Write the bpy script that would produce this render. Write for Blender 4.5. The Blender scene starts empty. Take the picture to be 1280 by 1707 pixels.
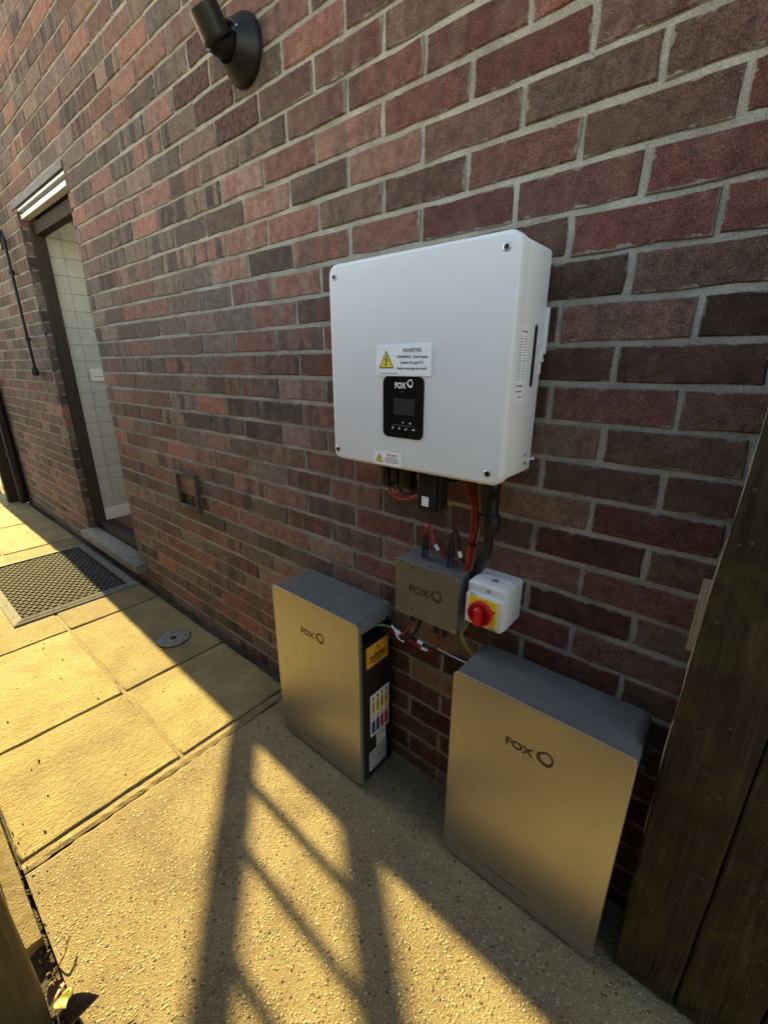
import bpy, bmesh, math, random
import numpy as np
from mathutils import Vector, Matrix

random.seed(7)
rng = np.random.default_rng(7)
R = math.radians
scene = bpy.context.scene
COL = scene.collection

# ------------------------------------------------------------------ camera
CAM = Vector((0.21684, -0.92903, 1.27872))
AX = ((0.767840, 0.640641, 0.000272), (0.204855, -0.245126, -0.947601), (-0.607006, 0.727662, -0.319456))
FPX = 725.865
cd = bpy.data.cameras.new("camera")
cam = bpy.data.objects.new("camera", cd)
COL.objects.link(cam)
cd.sensor_fit = 'HORIZONTAL'
cd.sensor_width = 36.0
cd.lens = 36.0 * FPX / 1280.0
cd.clip_start = 0.02
cd.clip_end = 400
m = Matrix.Identity(4)
for i in range(3):
    m[i][0] = AX[0][i]
    m[i][1] = -AX[1][i]
    m[i][2] = -AX[2][i]
    m[i][3] = CAM[i]
cam.matrix_world = m
scene.camera = cam

# ------------------------------------------------------------------ sky, sun, exposure
EL, AZ = R(22.0), R(1.8)
world = bpy.data.worlds.new("World")
scene.world = world
world.use_nodes = True
wn = world.node_tree
bg = wn.nodes["Background"]
sky = wn.nodes.new("ShaderNodeTexSky")
sky.sky_type = 'NISHITA'
sky.sun_disc = False
sky.sun_elevation = EL
sky.sun_rotation = R(-90.0) + AZ
sky.air_density = 1.0
sky.dust_density = 0.4
wb = wn.nodes.new("ShaderNodeMix")          # the photograph's white balance: shade reads neutral, not blue
wb.data_type = 'RGBA'
wb.blend_type = 'MULTIPLY'
wb.inputs[0].default_value = 1.0
wb.inputs[7].default_value = (1.0, 0.87, 0.71, 1.0)
wn.links.new(sky.outputs[0], wb.inputs[6])
wn.links.new(wb.outputs[2], bg.inputs[0])
bg.inputs[1].default_value = 0.126
sd = bpy.data.lights.new("sun", 'SUN')
sd.energy = 5.0
sd.angle = R(0.4)
sd.color = (1.0, 0.78, 0.31)
sun = bpy.data.objects.new("sun", sd)
COL.objects.link(sun)
sdir = Vector((-math.cos(EL) * math.cos(AZ), math.cos(EL) * math.sin(AZ), math.sin(EL)))
sun.rotation_euler = (-sdir).to_track_quat('-Z', 'Y').to_euler()
scene.view_settings.view_transform = 'Standard'
scene.view_settings.look = 'None'
scene.view_settings.exposure = 2.25
scene.view_settings.gamma = 1.0


# ------------------------------------------------------------------ node helper
class NG:
    def __init__(self, name):
        self.m = bpy.data.materials.new(name)
        self.m.use_nodes = True
        self.t = self.m.node_tree
        self.b = self.t.nodes["Principled BSDF"]
        self.pos = None

    def n(self, kind):
        return self.t.nodes.new(kind)

    def put(self, sock, v):
        if hasattr(v, "links") or isinstance(v, bpy.types.NodeSocket):
            self.t.links.new(v, sock)
        else:
            if isinstance(v, tuple) and len(v) == 3 and sock.type == 'RGBA':
                v = (*v, 1.0)
            sock.default_value = v

    def wpos(self):
        if self.pos is None:
            self.pos = self.n("ShaderNodeNewGeometry").outputs["Position"]
        return self.pos

    def sep(self, v):
        s = self.n("ShaderNodeSeparateXYZ")
        self.put(s.inputs[0], v)
        return s.outputs

    def comb(self, x, y, z):
        s = self.n("ShaderNodeCombineXYZ")
        for i, q in enumerate((x, y, z)):
            self.put(s.inputs[i], q)
        return s.outputs[0]

    def ma(self, op, a, b=0.0, c=0.0, clamp=False):
        s = self.n("ShaderNodeMath")
        s.operation = op
        s.use_clamp = clamp
        self.put(s.inputs[0], a)
        self.put(s.inputs[1], b)
        self.put(s.inputs[2], c)
        return s.outputs[0]

    def mapr(self, v, a, b, c=0.0, d=1.0, smooth=False):
        s = self.n("ShaderNodeMapRange")
        s.interpolation_type = 'SMOOTHSTEP' if smooth else 'LINEAR'
        s.clamp = True
        for i, q in enumerate((v, a, b, c, d)):
            self.put(s.inputs[i], q)
        return s.outputs[0]

    def scale(self, v, sc):
        s = self.n("ShaderNodeVectorMath")
        s.operation = 'MULTIPLY'
        self.put(s.inputs[0], v)
        s.inputs[1].default_value = sc
        return s.outputs[0]

    def noise(self, scale, detail=4.0, vec=None, rough=0.55, dist=0.0, out=0):
        s = self.n("ShaderNodeTexNoise")
        self.put(s.inputs["Vector"], vec if vec is not None else self.wpos())
        s.inputs["Scale"].default_value = scale
        s.inputs["Detail"].default_value = detail
        s.inputs["Roughness"].default_value = rough
        s.inputs["Distortion"].default_value = dist
        return s.outputs[out]

    def vor(self, scale, vec=None, feature='F1', rnd=1.0):
        s = self.n("ShaderNodeTexVoronoi")
        s.feature = feature
        self.put(s.inputs["Vector"], vec if vec is not None else self.wpos())
        s.inputs["Scale"].default_value = scale
        s.inputs["Randomness"].default_value = rnd
        return s.outputs

    def white(self, vec):
        s = self.n("ShaderNodeTexWhiteNoise")
        s.noise_dimensions = '3D'
        self.put(s.inputs[0], vec)
        return s.outputs

    def ramp(self, f, stops, interp='LINEAR'):
        s = self.n("ShaderNodeValToRGB")
        s.color_ramp.interpolation = interp
        e = s.color_ramp.elements
        while len(e) < len(stops):
            e.new(0.5)
        for i, (p, c) in enumerate(stops):
            e[i].position = p
            e[i].color = (*c, 1.0)
        self.put(s.inputs[0], f)
        return s.outputs[0]

    def mix(self, f, a, b, mode='MIX'):
        s = self.n("ShaderNodeMix")
        s.data_type = 'RGBA'
        s.blend_type = mode
        self.put(s.inputs[0], f)
        self.put(s.inputs[6], a)
        self.put(s.inputs[7], b)
        return s.outputs[2]

    def bump(self, h, dist, strength=1.0, normal=None):
        s = self.n("ShaderNodeBump")
        s.inputs["Strength"].default_value = strength
        s.inputs["Distance"].default_value = dist
        self.put(s.inputs["Height"], h)
        if normal is not None:
            self.put(s.inputs["Normal"], normal)
        return s.outputs[0]

    def done(self, col, rough=0.6, metal=0.0, normal=None, spec=None):
        self.put(self.b.inputs["Base Color"], col)
        self.put(self.b.inputs["Roughness"], rough)
        self.put(self.b.inputs["Metallic"], metal)
        if normal is not None:
            self.put(self.b.inputs["Normal"], normal)
        if spec is not None:
            self.put(self.b.inputs["Specular IOR Level"], spec)
        return self.m


def plain(name, col, rough=0.5, metal=0.0, var=0.12, vs=30.0, bump=0.0, bs=300.0, spec=None):
    g = NG(name)
    f = g.noise(vs, 5.0)
    lo = tuple(c * (1 - var) for c in col)
    hi = tuple(min(1.0, c * (1 + var)) for c in col)
    c = g.ramp(f, [(0.3, lo), (0.7, hi)])
    r = g.mapr(g.noise(vs * 2.3, 4.0), 0.3, 0.7, max(0.03, rough - 0.08), min(1.0, rough + 0.08))
    nrm = g.bump(g.noise(bs, 3.0), bump) if bump else None
    return g.done(c, r, metal, nrm, spec)


M = {}


def brick_material(name, rustic=False):
    g = NG(name)
    p = g.wpos()
    x, y, z = g.sep(p)[:3]
    kz = g.ma('FLOOR', g.ma('DIVIDE', g.ma('SUBTRACT', z, 1.3925), 0.075))
    odd = g.ma('FLOORED_MODULO', kz, 2.0)
    u = g.ma('ADD', g.ma('DIVIDE', x, 0.225), g.ma('MULTIPLY', odd, 0.5))
    cu = g.ma('FLOOR', u)
    idv = g.comb(cu, kz, 3.0)
    w1 = g.white(idv)
    r1, r2, r3 = g.sep(w1[1])[:3]
    w2 = g.white(g.comb(kz, cu, 11.0))
    q1, q2, q3 = g.sep(w2[1])[:3]
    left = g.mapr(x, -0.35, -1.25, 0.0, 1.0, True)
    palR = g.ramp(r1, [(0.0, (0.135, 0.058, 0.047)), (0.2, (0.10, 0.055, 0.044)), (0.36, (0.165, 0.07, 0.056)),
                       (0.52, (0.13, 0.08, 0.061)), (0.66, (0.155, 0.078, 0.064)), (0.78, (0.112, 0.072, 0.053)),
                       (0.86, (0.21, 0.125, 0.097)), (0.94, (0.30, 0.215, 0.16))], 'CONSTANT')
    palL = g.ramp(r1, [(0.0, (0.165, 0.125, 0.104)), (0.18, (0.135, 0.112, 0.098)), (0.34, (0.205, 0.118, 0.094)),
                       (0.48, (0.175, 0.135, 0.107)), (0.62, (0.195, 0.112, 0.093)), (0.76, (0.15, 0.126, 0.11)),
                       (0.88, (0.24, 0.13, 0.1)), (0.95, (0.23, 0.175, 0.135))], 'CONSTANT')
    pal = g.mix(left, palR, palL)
    bandR = g.ramp(r3, [(0.0, (0.082, 0.071, 0.063)), (0.35, (0.22, 0.165, 0.135)), (0.6, (0.06, 0.054, 0.05)),
                        (0.8, (0.24, 0.12, 0.09))], 'CONSTANT')
    wob = g.ma('MULTIPLY', g.noise(35.0, 3.0), 0.5)
    bx = g.ma('ADD', g.ma('MULTIPLY', x, 19.0), g.ma('ADD', g.ma('MULTIPLY', q1, 57.0), wob))
    band = g.noise(1.0, 1.0, vec=g.comb(bx, 0.0, g.ma('MULTIPLY', q2, 40.0)))
    band = g.mapr(band, 0.49, 0.55, 0.0, 1.0, True)
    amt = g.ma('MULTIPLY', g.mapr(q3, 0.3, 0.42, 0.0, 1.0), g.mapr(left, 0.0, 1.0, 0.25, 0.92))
    col = g.mix(g.ma('MULTIPLY', band, amt), pal, bandR)
    # fired bloom and mottling
    mot = g.mapr(g.noise(38.0, 6.0, rough=0.7), 0.27, 0.73, 0.34, 1.06)
    col = g.mix(1.0, col, g.comb(mot, mot, mot), 'MULTIPLY')
    bloom = g.mapr(g.noise(14.0, 4.0, dist=0.6), 0.52, 0.72, 0.0, 0.35)
    col = g.mix(bloom, col, (0.16, 0.115, 0.085))
    vary = g.mapr(g.white(g.comb(kz, 5.0, cu))[0], 0.0, 1.0, 0.70, 1.45)
    col = g.mix(1.0, col, g.comb(g.ma('MULTIPLY', vary, 1.06), g.ma('MULTIPLY', vary, 0.95), g.ma('MULTIPLY', vary, 0.91)), 'MULTIPLY')
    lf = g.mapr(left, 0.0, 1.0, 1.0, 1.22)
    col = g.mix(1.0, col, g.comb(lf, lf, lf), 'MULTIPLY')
    grain = g.mapr(g.noise(430.0, 2.0), 0.3, 0.7, 0.45, 1.55)
    col = g.mix(1.0, col, g.comb(grain, grain, grain), 'MULTIPLY')
    dots = g.vor(210.0)
    sp = g.mapr(dots[0], 0.10, 0.20, 1.0, 0.0)
    sp = g.ma('MULTIPLY', sp, g.mapr(g.sep(dots[1])[0], 0.86, 0.9, 0.0, 0.55))
    col = g.mix(sp, col, (0.5, 0.42, 0.36))
    # mortar smeared over the arrises
    fu = g.ma('MULTIPLY', g.ma('FRACT', u), 0.225)
    fz = g.ma('MULTIPLY', g.ma('FRACT', g.ma('DIVIDE', g.ma('SUBTRACT', z, 1.3925), 0.075)), 0.075)
    du = g.ma('MINIMUM', fu, g.ma('SUBTRACT', 0.225, fu))
    dz = g.ma('MINIMUM', fz, g.ma('SUBTRACT', 0.075, fz))
    de = g.ma('SUBTRACT', g.ma('MINIMUM', du, dz), 0.005)
    lim = g.mapr(g.noise(34.0, 5.0, rough=0.7), 0.5, 0.78, 0.0005, 0.011)
    smear = g.mapr(g.ma('SUBTRACT', de, lim), -0.001, 0.0012, 0.75, 0.0)
    col = g.mix(smear, col, (0.27, 0.245, 0.2))
    hsmall = g.noise(300.0, 4.0, rough=0.6)
    n1 = g.bump(hsmall, 0.003, 0.9)
    n2 = g.bump(g.noise(45.0, 4.0), 0.004, 0.6, n1)
    if rustic:
        cr = g.vor(1.0, g.scale(g.wpos(), (170.0, 40.0, 85.0)), 'SMOOTH_F1')[0]
        col = g.mix(g.mapr(cr, 0.2, 0.75, 0.0, 1.0), (0.15, 0.08, 0.068), (0.045, 0.024, 0.02))
        n2 = g.bump(g.ma('MULTIPLY', cr, -1.0), 0.012, 1.0, n1)
    return g.done(col, 0.86, 0.0, n2, 0.25)


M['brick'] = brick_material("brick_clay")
M['rustic'] = brick_material("brick_clay_rustic", True)

g = NG("mortar")
c = g.ramp(g.noise(9.0, 5.0), [(0.3, (0.25, 0.23, 0.185)), (0.7, (0.46, 0.43, 0.36))])
gr = g.mapr(g.noise(420.0, 3.0), 0.3, 0.7, 0.65, 1.25)
c = g.mix(1.0, c, g.comb(gr, gr, gr), 'MULTIPLY')
M['mortar'] = g.done(c, 0.92, 0.0, g.bump(g.noise(230.0, 4.0), 0.003), 0.2)

# riven buff paving slab
g = NG("buff_paving")
oi = g.n("ShaderNodeObjectInfo")
tone = g.mapr(oi.outputs["Random"], 0.0, 1.0, 0.74, 1.1)
c = g.ramp(g.noise(7.0, 6.0), [(0.3, (0.245, 0.193, 0.086)), (0.7, (0.375, 0.302, 0.148))])
gr = g.mapr(g.noise(300.0, 4.0, rough=0.7), 0.3, 0.7, 0.5, 1.4)
c = g.mix(1.0, c, g.comb(gr, gr, gr), 'MULTIPLY')
c = g.mix(1.0, c, g.comb(tone, tone, tone), 'MULTIPLY')
pit = g.vor(95.0)
pm_ = g.ma('MULTIPLY', g.mapr(pit[0], 0.12, 0.3, 1.0, 0.0), g.mapr(g.sep(pit[1])[0], 0.6, 0.75, 0.0, 0.8))
c = g.mix(pm_, c, (0.07, 0.06, 0.045))
stain = g.mapr(g.noise(3.2, 6.0, dist=1.0), 0.5, 0.72, 0.0, 0.55)
c = g.mix(stain, c, (0.17, 0.145, 0.10))
riv = g.noise(1.0, 4.0, vec=g.scale(g.wpos(), (95.0, 48.0, 60.0)), rough=0.6, dist=1.0)
n1 = g.bump(riv, 0.006, 0.9)
n1 = g.bump(g.noise(330.0, 3.0), 0.0012, 0.9, n1)
M['slab'] = g.done(c, 0.88, 0.0, n1, 0.25)

# exposed aggregate concrete
g = NG("aggregate_concrete")
c = g.ramp(g.noise(5.0, 6.0), [(0.25, (0.205, 0.16, 0.090)), (0.75, (0.35, 0.282, 0.163))])
v1 = g.vor(130.0)
st = g.ramp(g.sep(v1[1])[0], [(0.0, (0.07, 0.055, 0.04)), (0.12, (0.28, 0.22, 0.12)), (0.5, (0.38, 0.31, 0.17)), (0.9, (0.48, 0.41, 0.27))], 'CONSTANT')
c = g.mix(g.mapr(v1[0], 0.22, 0.42, 0.6, 0.0), c, st)
gr = g.mapr(g.noise(380.0, 3.0), 0.3, 0.7, 0.4, 1.5)
c = g.mix(1.0, c, g.comb(gr, gr, gr), 'MULTIPLY')
c = g.mix(g.mapr(g.noise(3.4, 6.0, rough=0.65, dist=1.2), 0.48, 0.68, 0.0, 0.6), c, (0.15, 0.118, 0.08))
n1 = g.bump(g.noise(240.0, 5.0, rough=0.7), 0.0032, 1.0)
M['concrete'] = g.done(c, 0.88, 0.0, n1, 0.25)

g = NG("pebble")
at = g.n("ShaderNodeAttribute")
at.attribute_name = "tone"
c = g.ramp(at.outputs["Fac"], [(0.0, (0.035, 0.028, 0.022)), (0.09, (0.085, 0.06, 0.04)), (0.17, (0.22, 0.17, 0.105)),
                               (0.6, (0.33, 0.265, 0.14)), (0.95, (0.39, 0.325, 0.19)), (1.0, (0.48, 0.43, 0.33))])
gr = g.mapr(g.noise(600.0, 3.0), 0.3, 0.7, 0.8, 1.15)
c = g.mix(1.0, c, g.comb(gr, gr, gr), 'MULTIPLY')
M['pebble'] = g.done(c, 0.7, 0.0, None, 0.35)

M['dirt'] = plain("damp_dirt", (0.045, 0.036, 0.024), 0.95, 0, 0.5, 60, 0.006, 140)
M['filler'] = plain("joint_mortar", (0.22, 0.17, 0.085), 0.92, 0, 0.3, 30, 0.003, 200)
M['ground'] = plain("dry_ground", (0.32, 0.27, 0.17), 0.95, 0, 0.4, 3, 0.01, 40)


def wood(name, c1, c2, algae=(0.06, 0.06, 0.018), amt=0.5, axis=2):
    g = NG(name)
    sc = [70.0, 70.0, 70.0]
    sc[axis] = 4.0
    gr = g.noise(1.0, 6.0, vec=g.scale(g.wpos(), tuple(sc)), rough=0.65, dist=0.6)
    c = g.ramp(gr, [(0.25, c1), (0.75, c2)])
    al = g.mapr(g.noise(9.0, 6.0, dist=0.8), 0.45, 0.7, 0.0, amt)
    c = g.mix(al, c, algae)
    sc2 = [260.0, 260.0, 260.0]
    sc2[axis] = 9.0
    fine = g.noise(1.0, 3.0, vec=g.scale(g.wpos(), tuple(sc2)))
    sp = g.vor(60.0)
    k = g.ma('MULTIPLY', g.mapr(sp[0], 0.1, 0.22, 1.0, 0.0), g.mapr(g.sep(sp[1])[0], 0.85, 0.9, 0.0, 0.5))
    c = g.mix(k, c, (0.2, 0.17, 0.09))
    n = g.bump(gr, 0.004, 0.8)
    n = g.bump(fine, 0.0015, 0.9, n)
    return g.done(c, 0.8, 0.0, n, 0.3)


g = NG("weathered_gate_wood")
p = g.wpos()
wv = g.noise(3.0, 3.0, out=0)
gr = g.noise(1.0, 7.0, vec=g.scale(p, (110.0, 110.0, 3.5)), rough=0.7, dist=1.1)
c = g.ramp(gr, [(0.25, (0.013, 0.009, 0.005)), (0.5, (0.03, 0.021, 0.0105)), (0.78, (0.068, 0.05, 0.025))])
al = g.mapr(g.noise(7.0, 7.0, rough=0.68, dist=1.0), 0.46, 0.66, 0.0, 0.75)
c = g.mix(al, c, (0.062, 0.056, 0.015))
wt = g.mapr(g.noise(1.0, 5.0, vec=g.scale(p, (30.0, 30.0, 2.0)), dist=0.8), 0.58, 0.75, 0.0, 0.4)
c = g.mix(wt, c, (0.13, 0.11, 0.06))
ck = g.noise(1.0, 3.0, vec=g.scale(p, (60.0, 60.0, 1.6)), dist=0.7)
ck = g.mapr(g.ma('ABSOLUTE', g.ma('SUBTRACT', ck, 0.5)), 0.0, 0.012, 1.0, 0.0)
ck = g.ma('MULTIPLY', ck, g.mapr(g.noise(4.0, 2.0), 0.5, 0.62, 0.0, 0.9))
c = g.mix(ck, c, (0.006, 0.005, 0.003))
kn = g.vor(1.0, g.scale(p, (7.0, 7.0, 3.2)))
kk = g.mapr(kn[0], 0.06, 0.11, 0.9, 0.0)
c = g.mix(kk, c, (0.014, 0.009, 0.005))
sp = g.vor(75.0)
k_ = g.ma('MULTIPLY', g.mapr(sp[0], 0.1, 0.24, 1.0, 0.0), g.mapr(g.sep(sp[1])[0], 0.88, 0.92, 0.0, 0.6))
c = g.mix(k_, c, (0.16, 0.14, 0.08))
n_ = g.bump(gr, 0.006, 0.9)
n_ = g.bump(g.ma('MULTIPLY', ck, -1.0), 0.004, 1.0, n_)
n_ = g.bump(g.noise(260.0, 4.0, rough=0.7), 0.0016, 0.9, n_)
M['gatewood'] = g.done(c, 0.88, 0.0, n_, 0.2)
M['fencewood'] = wood("fence_wood", (0.10, 0.065, 0.025), (0.20, 0.135, 0.055), (0.12, 0.11, 0.03), 0.4)
M['rawwood'] = wood("grey_raw_wood", (0.17, 0.14, 0.10), (0.30, 0.26, 0.2), amt=0.1)
M['darkwood'] = wood("dark_stained_wood", (0.025, 0.019, 0.014), (0.05, 0.038, 0.028), amt=0.0)

M['white_paint'] = plain("white_powder_coat", (0.74, 0.745, 0.75), 0.42, 0, 0.02, 8, 0.00025, 900)
M['white_plastic'] = plain("white_plastic", (0.72, 0.73, 0.74), 0.38, 0, 0.03, 20)
M['black_gloss'] = plain("black_gloss_panel", (0.008, 0.008, 0.009), 0.12, 0, 0.1)
M['screen'] = plain("dark_lcd", (0.035, 0.04, 0.038), 0.2, 0, 0.1)
M['black_plastic'] = plain("black_plastic", (0.010, 0.010, 0.011), 0.42, 0, 0.2, 60, 0.0003, 700, 0.3)
M['black_metal'] = plain("black_side_panel", (0.013, 0.012, 0.012), 0.5, 0, 0.2, 60, 0.0002, 900)
M['sticker'] = plain("white_sticker", (0.9, 0.9, 0.92), 0.45, 0, 0.02)
M['grey_sticker'] = plain("grey_silver_sticker", (0.45, 0.45, 0.46), 0.5, 0, 0.15)
M['orange'] = plain("amber_sticker", (0.75, 0.36, 0.025), 0.45, 0, 0.06)
M['yellow'] = plain("yellow_print", (0.80, 0.66, 0.02), 0.45, 0, 0.04)
M['switch_yellow'] = plain("yellow_plastic", (0.85, 0.58, 0.01), 0.4, 0, 0.04)
M['black_ink'] = plain("black_ink", (0.012, 0.012, 0.013), 0.5, 0, 0.1)
M['grey_ink'] = plain("grey_ink", (0.18, 0.18, 0.19), 0.5, 0, 0.1)
M['red_ink'] = plain("red_ink", (0.42, 0.03, 0.03), 0.5, 0, 0.05)
M['blue_ink'] = plain("blue_ink", (0.02, 0.045, 0.2), 0.5, 0, 0.05)
M['white_ink'] = plain("white_ink", (0.8, 0.8, 0.8), 0.5, 0, 0.02)
M['bronze_ink'] = plain("brown_print", (0.045, 0.034, 0.02), 0.45, 0.3, 0.1)
M['red_plastic'] = plain("red_plastic", (0.52, 0.012, 0.016), 0.33, 0, 0.05)
M['red_cable'] = plain("red_cable_sheath", (0.38, 0.012, 0.015), 0.4, 0, 0.08)
M['green_cable'] = plain("green_cable_sheath", (0.03, 0.17, 0.09), 0.4, 0, 0.1)
M['earth_cable'] = plain("yellow_green_sheath", (0.30, 0.26, 0.10), 0.45, 0, 0.15)
M['blue_plastic'] = plain("navy_plastic", (0.012, 0.02, 0.085), 0.4, 0, 0.1)
M['steel'] = plain("dull_steel", (0.5, 0.5, 0.5), 0.35, 1.0, 0.1)
M['dark_steel'] = plain("dark_screw", (0.05, 0.05, 0.052), 0.35, 0.8, 0.1)
M['alu'] = plain("white_aluminium_trim", (0.75, 0.75, 0.74), 0.35, 0, 0.04)
M['grey_cover'] = plain("grey_metal_plate", (0.2, 0.195, 0.18), 0.6, 0.2, 0.3, 40, 0.0006, 500)
M['tile'] = plain("white_glazed_tile", (0.46, 0.47, 0.46), 0.25, 0, 0.04, 6)
M['grout'] = plain("grey_grout", (0.30, 0.30, 0.29), 0.9, 0, 0.1)
M['skirting'] = plain("white_gloss_wood", (0.72, 0.72, 0.71), 0.3, 0, 0.03)
M['quarry'] = plain("brown_quarry_floor", (0.13, 0.06, 0.035), 0.5, 0, 0.25, 9)
M['sill'] = plain("cast_stone", (0.19, 0.18, 0.16), 0.8, 0, 0.25, 25, 0.0012, 260)
M['rubber'] = plain("grey_rubber", (0.20, 0.195, 0.18), 0.9, 0, 0.25, 40, 0.0008, 300, 0.15)
M['rubber_lattice'] = plain("worn_dark_rubber", (0.085, 0.082, 0.074), 0.9, 0, 0.25, 40, spec=0.1)
M['cell_shade'] = plain("cell_shade_black", (0.012, 0.012, 0.011), 0.8, 0, 0.2, 40)
M['vent'] = plain("brown_vent", (0.055, 0.05, 0.045), 0.6, 0, 0.15, 30)
M['flap'] = plain("terracotta_flap", (0.15, 0.075, 0.06), 0.65, 0, 0.2, 30)
M['leaf_brown'] = plain("dead_leaf", (0.16, 0.085, 0.045), 0.6, 0, 0.4, 60, 0.002, 90)
M['leaf_green'] = plain("yellowing_leaf", (0.22, 0.2, 0.03), 0.55, 0, 0.3, 60)
M['twig'] = plain("dry_twig", (0.10, 0.045, 0.03), 0.8, 0, 0.3, 80)
M['glass'] = plain("frosted_lamp_glass", (0.8, 0.8, 0.78), 0.3, 0, 0.02)

g = NG("champagne_brushed_metal")
pz = g.sep(g.wpos())[2]
br = g.noise(25.0, 4.0)
c = g.ramp(br, [(0.3, (0.375, 0.362, 0.33)), (0.7, (0.388, 0.375, 0.342))])
smu = g.mapr(g.noise(1.0, 6.0, vec=g.scale(g.wpos(), (16.0, 16.0, 9.0)), rough=0.65, dist=1.6), 0.5, 0.72, 0.0, 1.0)
rgh = g.mapr(smu, 0.0, 1.0, 0.345, 0.42)
dst = g.vor(420.0)
dk = g.ma('MULTIPLY', g.mapr(dst[0], 0.12, 0.25, 1.0, 0.0), g.mapr(g.sep(dst[1])[0], 0.93, 0.95, 0.0, 0.5))
c = g.mix(dk, c, (0.16, 0.14, 0.1))
spl = g.ma('MULTIPLY', g.mapr(g.noise(120.0, 5.0, rough=0.7), 0.52, 0.62, 0.0, 0.55), g.mapr(pz, 0.12, 0.02, 0.0, 1.0))
c = g.mix(spl, c, (0.17, 0.14, 0.095))
scr = g.noise(1.0, 2.0, vec=g.scale(g.wpos(), (420.0, 420.0, 9.0)), dist=0.3)
sk = g.ma('MULTIPLY', g.mapr(scr, 0.74, 0.78, 0.0, 0.35), g.mapr(g.noise(6.0, 2.0), 0.5, 0.6, 0.0, 1.0))
c = g.mix(sk, c, (0.6, 0.57, 0.5))
met = g.ma('SUBTRACT', 0.85, g.ma('MULTIPLY', g.ma('MAXIMUM', dk, spl), 1.2), 0.0, True)
M['champagne'] = g.done(c, rgh, met, g.bump(g.noise(900.0, 2.0), 0.0001))

g = NG("dusty_grey_shell")
d1 = g.mapr(g.noise(1.0, 6.0, vec=g.scale(g.wpos(), (13.0, 26.0, 20.0)), dist=1.5), 0.48, 0.75, 0.0, 0.4)
c = g.mix(d1, (0.115, 0.117, 0.115), (0.21, 0.21, 0.2))
M['shell'] = g.done(c, g.mapr(d1, 0.0, 0.55, 0.5, 0.75), 0.0, g.bump(g.noise(1100.0, 2.0), 0.0002))

# ------------------------------------------------------------------ object helpers
OFF = {}
TEXTS = []


def root(name, label, cat, loc, group=None, kind=None):
    o = bpy.data.objects.new(name, None)
    o.empty_display_size = 0.05
    COL.objects.link(o)
    o.location = loc
    OFF[o.name] = Vector(loc)
    if label:
        o['label'] = label
    if cat:
        o['category'] = cat
    if group:
        o['group'] = group
    if kind:
        o['kind'] = kind
    return o


def link(name, me, mat, parent=None, label=None, cat=None, group=None, kind=None, off=None):
    if mat is not None and not me.materials:
        me.materials.append(mat)
    o = bpy.data.objects.new(name, me)
    COL.objects.link(o)
    OFF[o.name] = off if off is not None else (OFF[parent.name] if parent else Vector((0, 0, 0)))
    if parent:
        o.parent = parent
    if label:
        o['label'] = label
    if cat:
        o['category'] = cat
    if group:
        o['group'] = group
    if kind:
        o['kind'] = kind
    return o


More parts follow.
